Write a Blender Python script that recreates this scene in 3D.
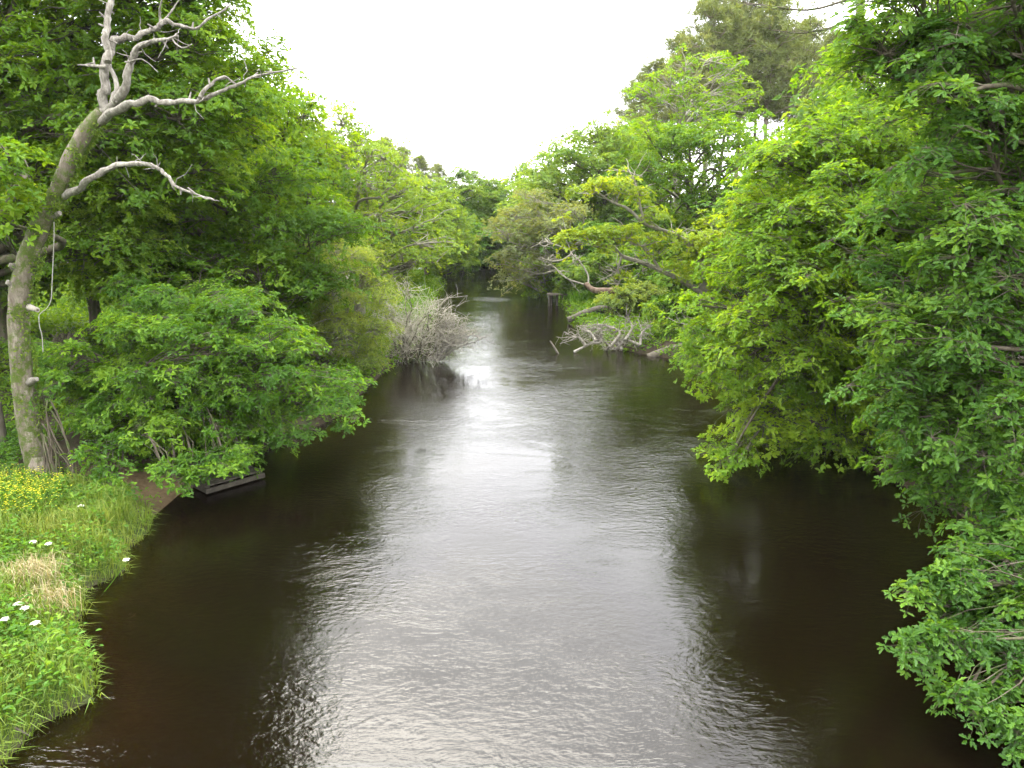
import bpy, math, numpy as np
from mathutils import Vector

# ------------------------------------------------------------------ basics
for o in list(bpy.data.objects):
    bpy.data.objects.remove(o)
SC = bpy.context.scene
COL = SC.collection
PI = math.pi
F = 788.0                       # focal length in pixels of a 1024 wide frame
TP = math.atan(184 / 788)       # camera pitch
EYE = 6.0                       # camera height above the water (a road bridge)
UP = np.array((0., 0., 1.))


def ray(px, py):
    dx = (px - 512) / F
    dy = -(py - 384) / F
    return np.array((dx, math.cos(TP) + dy * math.sin(TP), -math.sin(TP) + dy * math.cos(TP)))


def at(px, py, Y):
    d = ray(px, py)
    p = d * (Y / d[1])
    p[2] += EYE
    return p


def gnd(px, py, z=0.0):
    d = ray(px, py)
    p = d * ((z - EYE) / d[2])
    p[2] += EYE
    return p


def ppm(Y):                      # metres per pixel at distance Y (near enough)
    return Y * 1.02 / F


def nrm(a):
    return a / np.maximum(np.linalg.norm(a, axis=-1, keepdims=True), 1e-9)


def tag(o, label=None, cat=None, group=None, kind=None):
    if label: o['label'] = label
    if cat: o['category'] = cat
    if group: o['group'] = group
    if kind: o['kind'] = kind
    return o


def empty(name, loc, label=None, cat=None, group=None):
    o = bpy.data.objects.new(name, None)
    COL.objects.link(o)
    o.location = loc
    o.empty_display_size = .2
    return tag(o, label, cat, group)


# ------------------------------------------------------------------ mesh collecting
class MB:
    """collects batches of faces of any size; builds ONE mesh object"""

    def __init__(s):
        s.v, s.f, s.t, s.sm = [], [], [], []
        s.n = 0

    def add(s, verts, faces, tint=0.5, smooth=False):
        verts = np.asarray(verts, float).reshape(-1, 3)
        faces = np.asarray(faces, int)
        if faces.ndim == 1: faces = faces[None]
        s.v.append(verts)
        s.f.append(faces + s.n)
        s.n += len(verts)
        tt = np.broadcast_to(np.asarray(tint, float), (len(faces),)) if np.ndim(tint) < 2 else tint
        s.t.append(tt)
        s.sm.append(np.full(len(faces), smooth))

    def build(s, name, mat, parent=None, origin=None):
        me = bpy.data.meshes.new(name)
        v = np.concatenate(s.v)
        if origin is not None: v = v - np.asarray(origin)
        loops = np.concatenate([f.ravel() for f in s.f])
        sizes = np.concatenate([np.full(len(f), f.shape[1]) for f in s.f])
        me.vertices.add(len(v))
        me.vertices.foreach_set('co', v.astype(np.float32).ravel())
        me.loops.add(len(loops))
        me.loops.foreach_set('vertex_index', loops.astype(np.int32))
        me.polygons.add(len(sizes))
        st = np.concatenate(([0], np.cumsum(sizes)[:-1]))
        me.polygons.foreach_set('loop_start', st.astype(np.int32))
        me.polygons.foreach_set('loop_total', sizes.astype(np.int32))
        me.polygons.foreach_set('use_smooth', np.concatenate(s.sm))
        a = me.attributes.new('tint', 'FLOAT', 'FACE')
        a.data.foreach_set('value', np.concatenate(s.t).astype(np.float32))
        me.update(calc_edges=True)
        me.materials.append(mat)
        o = bpy.data.objects.new(name, me)
        COL.objects.link(o)
        if parent is not None: o.parent = parent
        return o


def catmull(pts, rad, per=6):
    P = np.asarray(pts, float)
    R = np.asarray(rad, float)
    if len(P) == 2:
        t = np.linspace(0, 1, per + 1)[:, None]
        return P[0] * (1 - t) + P[1] * t, R[0] * (1 - t[:, 0]) + R[1] * t[:, 0]
    Q = np.vstack((2 * P[0] - P[1], P, 2 * P[-1] - P[-2]))
    out, ro = [], []
    for i in range(len(P) - 1):
        a, b, c, d = Q[i], Q[i + 1], Q[i + 2], Q[i + 3]
        for k in range(per):
            t = k / per
            out.append(.5 * ((2 * b) + (c - a) * t + (2 * a - 5 * b + 4 * c - d) * t * t + (3 * b - a - 3 * c + d) * t ** 3))
            ro.append(R[i] * (1 - t) + R[i + 1] * t)
    out.append(P[-1]); ro.append(R[-1])
    return np.array(out), np.array(ro)


def tube(mb, pts, rad, sides=8, per=6, rng=None, rough=0.0, cap=True, tint=.5, wob=0.0):
    """one tapered, slightly gnarled limb along a polyline"""
    C, R = catmull(pts, rad, per)
    n = len(C)
    if wob:
        g = rng.normal(size=C.shape); g = (g + np.roll(g, 1, 0) + np.roll(g, 2, 0)) / 1.7
        g[0] = g[-1] = 0
        C = C + g * (R * wob)[:, None]
    T = nrm(np.gradient(C, axis=0))
    ref = np.array((0.31, 0.95, 0.12)) if abs(T[0][2]) > .8 else UP
    N = nrm(np.cross(T[0], ref))
    ang = np.linspace(0, 2 * PI, sides, endpoint=False)
    V = []
    for i in range(n):
        N = nrm(N - T[i] * N.dot(T[i]))
        B = np.cross(T[i], N)
        rr = np.full(sides, R[i])
        if rough and rng is not None:
            rr = rr * (1 + rough * rng.normal(size=sides) * .5 + rough * .8 * np.sin(ang * 3 + i * .35) + rough * .5 * math.sin(i * 1.3))
        V.append(C[i] + rr[:, None] * (np.cos(ang)[:, None] * N + np.sin(ang)[:, None] * B))
    V = np.concatenate(V)
    i = np.arange(n - 1)[:, None] * sides
    j = np.arange(sides)
    j2 = (j + 1) % sides
    fc = np.stack((i + j, i + j2, i + sides + j2, i + sides + j), -1).reshape(-1, 4)
    mb.add(V, fc, tint, True)
    if cap:
        mb.add(V[-sides:], np.arange(sides), tint, False)
        mb.add(V[:sides], np.arange(sides)[::-1], tint, False)


def twigs(mb, A, B, r0, r1, sag=.0, segs=3, sides=3, rng=None, jit=.0, tint=.5):
    """many thin curved tubes at once, A -> B"""
    A = np.asarray(A, float); B = np.asarray(B, float)
    n = len(A)
    if n == 0: return
    L = np.linalg.norm(B - A, axis=1)
    mid = (A + B) / 2
    mid[:, 2] += sag * L
    if rng is not None and jit: mid += rng.normal(size=(n, 3)) * jit * L[:, None]
    t = np.linspace(0, 1, segs + 1)
    Pp = ((1 - t) ** 2)[None, :, None] * A[:, None] + (2 * t * (1 - t))[None, :, None] * mid[:, None] + (t ** 2)[None, :, None] * B[:, None]
    if rng is not None and jit and segs > 2:
        w = np.zeros((n, segs + 1, 1)); w[:, 1:-1] = 1
        Pp = Pp + rng.normal(size=Pp.shape) * w * (jit * .25 * L)[:, None, None]
    T = nrm(np.gradient(Pp, axis=1))
    ref = np.where(np.abs(T[..., 2:3]) > .9, np.array((1., 0, 0)), UP)
    N = nrm(np.cross(T, ref)); Bn = np.cross(T, N)
    r0 = np.broadcast_to(np.asarray(r0, float), (n,)); r1 = np.broadcast_to(np.asarray(r1, float), (n,))
    R = r0[:, None] * (1 - t) + r1[:, None] * t
    ang = np.linspace(0, 2 * PI, sides, endpoint=False)
    V = Pp[:, :, None] + R[:, :, None, None] * (np.cos(ang)[:, None] * N[:, :, None] + np.sin(ang)[:, None] * Bn[:, :, None])
    base = (np.arange(n) * (segs + 1) * sides)[:, None, None]
    i = (np.arange(segs) * sides)[None, :, None]
    j = np.arange(sides)[None, None]; j2 = (j + 1) % sides
    fc = np.stack(np.broadcast_arrays(base + i + j, base + i + j2, base + i + sides + j2, base + i + sides + j), -1).reshape(-1, 4)
    mb.add(V.reshape(-1, 3), fc, tint, True)
    return Pp


def blades(mb, p0, p1, p2, sd, tint):
    n = len(p0)
    V = np.stack((p0 - sd, p0 + sd, p1 + sd * .8, p1 - sd * .8, p2), 1).reshape(-1, 3)
    i = (np.arange(n) * 5)[:, None]
    mb.v.append(V)
    for f in ((0, 1, 2, 3), (3, 2, 4)):
        mb.f.append(i + np.array(f) + mb.n); mb.t.append(tint); mb.sm.append(np.zeros(n, bool))
    mb.n += n * 5


# leaf templates: (u along the leaf, v across, w off the leaf plane)
def _half(pts, fold, droop):
    return [(u, v, fold * abs(v) - droop * u * u) for u, v in pts]


_o = [(0, 0), (.2, .07), (.38, .21), (.5, .13), (.68, .25), (.8, .13), (.92, .13), (1, 0)]
LOBED = (np.array(_half(_o, .45, .22) + _half([(u, -v) for u, v in _o][::-1], .45, .22)),
         [list(range(8)), list(range(8, 16))])
_o = [(0, 0), (.3, .17), (.62, .24), (1, 0)]
OVAL = (np.array(_half(_o, .4, .2) + _half([(u, -v) for u, v in _o][::-1], .4, .2)), [[0, 1, 2, 3], [4, 5, 6, 7]])
DIAM = (np.array(_half([(0, 0), (.5, .27), (1, 0), (.5, -.27)], .4, .15)), [[0, 1, 2], [0, 2, 3]])
SLIM = (np.array(_half([(0, 0), (.45, .13), (1, 0), (.45, -.13)], .4, .2)), [[0, 1, 2], [0, 2, 3]])
NEEDLE = (np.array([(0, -.035, 0), (.6, -.05, 0), (1, 0, -.03), (.6, .05, 0), (0, .035, 0)]), [[0, 1, 2, 3, 4]])


def leaves(mb, pos, axis, normal, length, tpl, tint):
    tv, tf = tpl
    axis = nrm(axis)
    side = nrm(np.cross(normal, axis))
    nn = np.cross(axis, side)
    L = np.asarray(length, float)[:, None, None]
    V = pos[:, None] + L * (tv[None, :, 0:1] * axis[:, None] + tv[None, :, 1:2] * side[:, None] + tv[None, :, 2:3] * nn[:, None])
    k = len(tv)
    off = (np.arange(len(pos)) * k)[:, None]
    allf = [np.asarray(f)[None] + off for f in tf]
    mb.v.append(V.reshape(-1, 3))
    for f in allf:
        mb.f.append(f + mb.n); mb.t.append(tint); mb.sm.append(np.zeros(len(f), bool))
    mb.n += len(pos) * k


# ------------------------------------------------------------------ materials
def mat(name):
    m = bpy.data.materials.new(name)
    m.use_nodes = True
    nt = m.node_tree
    nt.nodes.clear()
    return m, nt, nt.nodes.new('ShaderNodeOutputMaterial')


def N(nt, t, **kw):
    n = nt.nodes.new(t)
    for k, v in kw.items():
        if k in n.inputs.keys():
            n.inputs[k].default_value = v
        else:
            setattr(n, k, v)
    return n


def ramp(nt, stops):
    r = nt.nodes.new('ShaderNodeValToRGB')
    e = r.color_ramp.elements
    while len(e) < len(stops): e.new(.5)
    for i, (p, c) in enumerate(stops):
        e[i].position = p
        e[i].color = (*c, 1)
    return r


def leaf_mat(name, dark, mid, light, trans=.46, gloss=.009, rough=.4):
    m, nt, out = mat(name)
    at_ = N(nt, 'ShaderNodeAttribute', attribute_name='tint')
    oi = N(nt, 'ShaderNodeObjectInfo')
    ad = N(nt, 'ShaderNodeMath', operation='MULTIPLY_ADD')
    ad.inputs[1].default_value = .22; ad.inputs[2].default_value = -.11
    nt.links.new(oi.outputs['Random'], ad.inputs[0])
    sm = N(nt, 'ShaderNodeMath', operation='ADD', use_clamp=True)
    nt.links.new(at_.outputs['Fac'], sm.inputs[0]); nt.links.new(ad.outputs[0], sm.inputs[1])
    r = ramp(nt, [(0, dark), (.5, mid), (1, light)])
    nt.links.new(sm.outputs[0], r.inputs[0])
    d = N(nt, 'ShaderNodeBsdfDiffuse')
    nt.links.new(r.outputs[0], d.inputs[0])
    tr = N(nt, 'ShaderNodeBsdfTranslucent')
    mx = N(nt, 'ShaderNodeMix', data_type='RGBA', blend_type='MULTIPLY')
    mx.inputs[0].default_value = 1
    nt.links.new(r.outputs[0], mx.inputs[6])
    mx.inputs[7].default_value = (1.9, 1.55, .55, 1)
    nt.links.new(mx.outputs[2], tr.inputs[0])
    ms = N(nt, 'ShaderNodeMixShader'); ms.inputs[0].default_value = trans
    nt.links.new(d.outputs[0], ms.inputs[1]); nt.links.new(tr.outputs[0], ms.inputs[2])
    gl = N(nt, 'ShaderNodeBsdfGlossy', Roughness=rough)
    gl.inputs[0].default_value = (.9, .95, 1, 1)
    m2 = N(nt, 'ShaderNodeMixShader'); m2.inputs[0].default_value = gloss
    nt.links.new(ms.outputs[0], m2.inputs[1]); nt.links.new(gl.outputs[0], m2.inputs[2])
    nt.links.new(m2.outputs[0], out.inputs[0])
    return m


def bark_mat(name, c1, c2, c3=None, scale=7, moss=None, moss_amt=.0, zstretch=.25, bump=.03):
    m, nt, out = mat(name)
    tc = N(nt, 'ShaderNodeTexCoord')
    mp = N(nt, 'ShaderNodeMapping'); mp.inputs['Scale'].default_value = (1, 1, zstretch)
    nt.links.new(tc.outputs['Object'], mp.inputs[0])
    n1 = N(nt, 'ShaderNodeTexNoise', Scale=scale, Detail=8.0, Roughness=.65)
    nt.links.new(mp.outputs[0], n1.inputs['Vector'])
    r = ramp(nt, [(.3, c1), (.55, c2), (.72, c3 or c2)])
    nt.links.new(n1.outputs['Fac'], r.inputs[0])
    col = r.outputs[0]
    if moss:
        n2 = N(nt, 'ShaderNodeTexNoise', Scale=3.6, Detail=10.0, Roughness=.78)
        nt.links.new(tc.outputs['Object'], n2.inputs['Vector'])
        r2 = ramp(nt, [(.62 - moss_amt - .05, (0, 0, 0)), (.62 - moss_amt + .05, (1, 1, 1))])
        nt.links.new(n2.outputs['Fac'], r2.inputs[0])
        mx = N(nt, 'ShaderNodeMix', data_type='RGBA')
        nt.links.new(r2.outputs[0], mx.inputs[0]); nt.links.new(col, mx.inputs[6])
        mx.inputs[7].default_value = (*moss, 1)
        col = mx.outputs[2]
    p = N(nt, 'ShaderNodeBsdfPrincipled', Roughness=.85)
    p.inputs['Specular IOR Level'].default_value = .2
    nt.links.new(col, p.inputs['Base Color'])
    w = N(nt, 'ShaderNodeTexNoise', Scale=scale * 2.5, Detail=6.0, Roughness=.7)
    nt.links.new(mp.outputs[0], w.inputs['Vector'])
    b = N(nt, 'ShaderNodeBump', Strength=.9, Distance=bump)
    nt.links.new(w.outputs['Fac'], b.inputs['Height'])
    nt.links.new(b.outputs[0], p.inputs['Normal'])
    nt.links.new(p.outputs[0], out.inputs[0])
    return m


M = {}
M['oak'] = leaf_mat('oak leaves', (.036, .086, .006), (.072, .150, .009), (.140, .230, .015))
M['oak_dark'] = leaf_mat('deep green oak leaves', (.028, .076, .010), (.055, .128, .014), (.100, .190, .020))
M['oak_bright'] = leaf_mat('fresh oak leaves', (.053, .120, .007), (.096, .190, .010), (.162, .260, .015), trans=.5)
M['oak_yellow'] = leaf_mat('yellow green young leaves', (.085, .145, .010), (.14, .21, .014), (.205, .27, .02), trans=.45)
M['bush'] = leaf_mat('broad bush leaves', (.035, .092, .007), (.075, .165, .011), (.150, .265, .02), gloss=.01)
M['willow'] = leaf_mat('pale willow leaves', (.080, .125, .025), (.125, .185, .035), (.18, .24, .05))
M['alder'] = leaf_mat('light loose leaves', (.065, .120, .013), (.105, .18, .02), (.16, .235, .03))
M['far'] = leaf_mat('distant leaves', (.040, .088, .014), (.075, .140, .020), (.120, .195, .03))
M['grey_bud'] = leaf_mat('brownish budding leaves', (.07, .090, .034), (.10, .13, .048), (.13, .165, .055))
M['pine'] = leaf_mat('pine needles', (.065, .088, .028), (.105, .135, .042), (.15, .175, .06), trans=.2, gloss=.006)
M['grass'] = leaf_mat('grass', (.055, .105, .014), (.095, .155, .022), (.17, .205, .045), trans=.4)
M['herb'] = leaf_mat('bank herbs', (.038, .10, .010), (.075, .165, .014), (.135, .225, .022), trans=.4)
M['straw'] = leaf_mat('straw', (.14, .12, .06), (.24, .205, .115), (.36, .32, .21), trans=.25)
M['ivy'] = leaf_mat('ivy and moss', (.035, .075, .008), (.075, .125, .011), (.13, .18, .02), trans=.2)
M['petal_y'] = leaf_mat('yellow petals', (.42, .42, .025), (.55, .54, .03), (.66, .64, .06), trans=.3)
M['petal_w'] = leaf_mat('white petals', (.42, .45, .38), (.55, .57, .50), (.68, .69, .64), trans=.2)
M['bark'] = bark_mat('dark bark', (.035, .028, .02), (.075, .062, .045), (.12, .105, .08), moss=(.045, .065, .015), moss_amt=.08)
M['bark_pale'] = bark_mat('pale bark', (.09, .083, .06), (.18, .168, .13), (.27, .255, .205), moss=(.09, .11, .04), moss_amt=.02)
M['bark_dead'] = bark_mat('bleached dead wood', (.078, .069, .056), (.215, .198, .168), (.38, .36, .32), scale=15, zstretch=.3, bump=.06)
M['bark_mossy'] = bark_mat('mossy dead trunk', (.075, .06, .045), (.15, .128, .10), (.26, .232, .19), scale=13, moss=(.06, .085, .014), moss_amt=.11, bump=.06)
M['bark_pine'] = bark_mat('pine bark', (.06, .045, .035), (.12, .095, .075), (.19, .16, .13))
M['bark_red'] = bark_mat('wet reddish log', (.045, .030, .02), (.09, .062, .042), (.15, .115, .085), moss=(.04, .06, .015), moss_amt=-.04)
M['log'] = bark_mat('grey driftwood', (.038, .032, .022), (.08, .07, .053), (.13, .12, .09))
M['wood'] = bark_mat('weathered planks', (.028, .024, .018), (.055, .048, .037), (.09, .08, .062), scale=9, moss=(.05, .065, .03), moss_amt=-.02, zstretch=1, bump=.01)
M['twig'] = bark_mat('grey twigs', (.18, .165, .12), (.29, .272, .215), (.40, .385, .325))
M['rope'] = bark_mat('rope', (.17, .16, .13), (.27, .26, .22), scale=40)
M['cut'] = bark_mat('pale cut wood', (.15, .135, .11), (.25, .23, .195), scale=12, bump=.005)

# ------------------------------------------------------------------ trees
GREEN = dict(tpl=DIAM, size=.12, per_rosette=5, rosettes=9, pad=.5)


def make_boughs(poly, Y0, Y1, r, n, rng, bulge=1.0, sep=.62):
    """bough centres spread through the outline of a crown, each at a real distance"""
    P = np.array(poly, float)
    x0, y0 = P.min(0); x1, y1 = P.max(0)
    cx, cy = (x0 + x1) / 2, (y0 + y1) / 2
    out = []
    for _ in range(n * 40):
        px, py = rng.uniform(x0, x1), rng.uniform(y0, y1)
        ins = False
        j = len(P) - 1
        for i in range(len(P)):
            if (P[i][1] > py) != (P[j][1] > py) and px < (P[j][0] - P[i][0]) * (py - P[i][1]) / (P[j][1] - P[i][1]) + P[i][0]:
                ins = not ins
            j = i
        if not ins: continue
        q = ((px - cx) / (x1 - x0) * 2) ** 2 + ((py - cy) / (y1 - y0) * 2) ** 2
        Y = Y0 + (Y1 - Y0) * (rng.random() ** 1.3 * .65 + .35 * min(1, q) * bulge)
        c = at(px, py, Y)
        if all(np.linalg.norm(c - o) > r * 2 * sep for o in out):
            out.append(c)
        if len(out) >= n: break
    return out


def foliage(leafmb, woodmb, boughs, rad, rng, limbs=None, dens=1.0, tpl=DIAM, size=.12, per=5, ros=9, pad=.5,
            flat=.62, spray_tw=True, rose_tw=False, droop=.25, tint_spread=.22, up=1.0, tw_r=.012, size_var=.4, keep_low=1.0, tbase=.42):
    """boughs -> flattened sprays -> rosettes of leaves; twigs join them up"""
    for bi, c in enumerate(boughs):
        r = rad[bi] if np.ndim(rad) else rad
        r = r * rng.uniform(.65, 1.3)
        ns = max(4, int(dens * 11 * (r / pad) ** 2 * .5))
        d = nrm(rng.normal(size=(ns, 3)))
        d[:, 2] = np.where(d[:, 2] < 0, d[:, 2] * rng.choice([1, -1], size=ns, p=[.6 * keep_low, 1 - .6 * keep_low]), d[:, 2])
        rr = rng.random(ns) ** .42
        sc = c + d * rr[:, None] * np.array((r, r, r * flat))
        ext = rng.random(ns) < .16                       # a few sprays reach out and break the outline
        sc += d * (ext * r * rng.uniform(.2, .75, ns))[:, None]
        pn = nrm(UP * up + d * .55 + rng.normal(size=(ns, 3)) * .22)
        pr = pad * rng.uniform(.6, 1.25, ns)
        if woodmb is not None and spray_tw:
            if limbs is not None and limbs[bi] is not None:
                Lp = limbs[bi]
                src = Lp[rng.integers(len(Lp) // 2, len(Lp), ns)]
            else:
                src = np.broadcast_to(c - np.array((0, 0, r * .3)), (ns, 3))
            twigs(woodmb, src, sc, tw_r * 1.6, tw_r * .6, sag=.06, segs=4, sides=4, rng=rng, jit=.09)
        # rosettes
        k = ros
        a = rng.uniform(0, 2 * PI, (ns, k)); q = np.sqrt(rng.random((ns, k)))
        t1 = nrm(np.cross(pn, np.array((.37, .21, .11)) + rng.normal(size=(ns, 3)) * .01)); t2 = np.cross(pn, t1)
        rd = np.cos(a)[..., None] * t1[:, None] + np.sin(a)[..., None] * t2[:, None]
        rc = sc[:, None] + rd * (q * pr[:, None])[..., None]
        rc = rc + pn[:, None] * (rng.normal(size=(ns, k)) * .10 * pr[:, None])[..., None]
        rc[..., 2] -= droop * q ** 2 * pr[:, None]
        rn = nrm(pn[:, None] + rd * .35 + rng.normal(size=(ns, k, 3)) * .22)
        if woodmb is not None and rose_tw:
            twigs(woodmb, np.repeat(sc, k, 0), rc.reshape(-1, 3), tw_r * .45, tw_r * .25, sag=.08, segs=3, sides=3, rng=rng, jit=.06)
        # leaves
        m = per
        b = rng.uniform(0, 2 * PI, (ns, k, 1)) + np.arange(m) * 2 * PI / m + rng.normal(size=(ns, k, m)) * .35
        u1 = nrm(np.cross(rn, rd)); u2 = np.cross(rn, u1)
        ax = np.cos(b)[..., None] * u1[:, :, None] + np.sin(b)[..., None] * u2[:, :, None] + rd[:, :, None] * .35
        ax = nrm(ax + rn[:, :, None] * rng.uniform(-.15, .45, (ns, k, m))[..., None])
        nn = nrm(rn[:, :, None] + rng.normal(size=(ns, k, m, 3)) * .28)
        pos = rc[:, :, None] + ax * size * .08 + rn[:, :, None] * (rng.normal(size=(ns, k, m)) * size * .2)[..., None]
        ln = size * (1 + size_var * rng.normal(size=(ns, k, m)).clip(-1.6, 1.8))
        tb = tbase + tint_spread * .8 * rng.normal()
        ti = tb + tint_spread * .6 * rng.normal(size=(ns, 1, 1)) + tint_spread * .5 * rng.normal(size=(ns, k, 1)) + tint_spread * .5 * rng.normal(size=(ns, k, m))
        leaves(leafmb, pos.reshape(-1, 3), ax.reshape(-1, 3), nn.reshape(-1, 3), ln.ravel(), tpl, ti.ravel().clip(0, 1))


def limbs_to(woodmb, trunk, trad, boughs, rng, r_end=.02, lscale=1.0, lift=.25, jit=.08, thick=.55):
    """a limb from the trunk to the heart of every bough"""
    TPnts, TR = catmull(trunk, trad, 8)
    res = []
    for c in boughs:
        hd = np.linalg.norm(TPnts[:, :2] - c[:2], axis=1)
        want = c[2] - .45 * hd
        k = int(np.argmin(np.abs(TPnts[:, 2] - want) + .25 * hd))
        k = max(len(TPnts) // 5, k)
        a = TPnts[k]
        b = c - np.array((0, 0, .12))
        L = np.linalg.norm(b - a)
        m1 = a * .66 + b * .34 + np.array((0, 0, lift * .22 * L)) + rng.normal(size=3) * jit * L
        m2 = a * .33 + b * .67 + np.array((0, 0, lift * .30 * L)) + rng.normal(size=3) * jit * L
        r0 = min(TR[k] * thick, .026 + .015 * L) * lscale
        C, _ = catmull([a, m1, m2, b], [1, 1, 1, 1], 5)
        tube(woodmb, [a, m1, m2, b], [r0, r0 * .75, r0 * .5, r_end], sides=7, per=5, rng=rng, rough=.06, cap=False)
        res.append(C)
    return res


def tree(name, label, cat, base, trunk, trad, boughs, rad, leafm, barkm, seed, group=None, part='crown', lscale=1.0, **kw):
    rng = np.random.default_rng(seed)
    root = empty(name, base, label, cat, group)
    w, l = MB(), MB()
    tube(w, trunk, trad, sides=12, per=8, rng=rng, rough=.06)
    lim = limbs_to(w, trunk, trad, boughs, rng, lscale=lscale)
    foliage(l, w, boughs, rad, rng, limbs=lim, **kw)
    w.build('trunk', M[barkm], root, base)
    l.build(part, M[leafm], root, base)
    return root


def gz(x, y):
    return float(height(np.array([x]), np.array([y]))[0])


# ------------------------------------------------------------------ the river bed and banks
LB = [(-4.5, -30), (-5.2, 2), (-5.55, 6.6)] + [tuple(gnd(a, c, .12)[:2]) for a, c in ((0, 754), (18, 738), (34, 718), (93, 692), (92, 656), (76, 643), (72, 620), (82, 606), (82, 584), (124, 566), (124, 546), (148, 526))] + [(-7.0, 14.43),
      (-6.9, 15.6), (-6.6, 16.6), (-6.2, 17.6), (-5.8, 19.4), (-5.0, 21.3), (-4.6, 27.1), (-4.2, 30.15), (-4.25, 35), (-4.3, 40.1), (-4.9, 50), (-5.1, 57.3),
      (-6.5, 62), (-10, 68), (-18, 75), (-40, 85)]
RB = [(-40, 93), (-16, 84), (-6, 77), (0.0, 70), (2.3, 62), (2.75, 57), (2.95, 50), (3.1, 43.9), (3.5, 36), (4.2, 32.2), (6.3, 29.8), (6.9, 25.5), (7.9, 19), (8.76, 14.4), (8.3, 12.5), (8.1, 11),
      (8.4, 8), (8.2, 2), (8, -30)]
POLY = np.array(LB + RB, float)


def signed(x, y):
    """distance to the river's edge; negative on the water"""
    A = POLY; B = np.roll(POLY, -1, 0)
    best = np.full(x.shape, 1e9)
    ins = np.zeros(x.shape, bool)
    for a, b in zip(A, B):
        ab = b - a
        t = (((x - a[0]) * ab[0] + (y - a[1]) * ab[1]) / max(ab.dot(ab), 1e-9)).clip(0, 1)
        d = np.hypot(x - a[0] - t * ab[0], y - a[1] - t * ab[1])
        best = np.minimum(best, d)
        if a[1] != b[1]:
            c = ((a[1] > y) != (b[1] > y)) & (x < (b[0] - a[0]) * (y - a[1]) / (b[1] - a[1]) + a[0])
            ins ^= c
    return np.where(ins, -best, best)


def wav(x, y):
    return (np.sin(x * 1.7 + y * .9) + np.sin(x * .8 - y * 1.9 + 1.3) + np.sin(x * 3.1 + 2.2 * y + .5) * .6 + np.sin(-x * 4.3 + 3.7 * y) * .4) / 3


def sandm(x, y):
    return np.exp(-(((x + 7.5) / 1.25) ** 2 + ((y - 15.5) / .95) ** 2) ** 1.5)


def height(x, y):
    d = signed(x, y)
    dd = np.maximum(d, 0)
    land = .42 * (1 - np.exp(-dd / .28)) + .07 * np.minimum(dd, 6) + .10 * wav(x, y) * np.clip(dd, 0, 1)
    s = np.clip((dd - 7) / 30, 0, 1)
    land = land + 4.0 * s * s * (3 - 2 * s) + wav(x * .25, y * .25) * .35 * np.clip(dd / 8, 0, 1)
    sm = sandm(x, y)
    land = land * (1 - sm) + sm * (.02 + .10 * dd)
    u = np.maximum(-d, 0)
    bed = -(.06 + .45 * u + .10 * u * u).clip(0, 1.7) - .05 * wav(x * 2, y * 2) * np.clip(u, 0, 1)
    return np.where(d > 0, land, bed)


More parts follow.
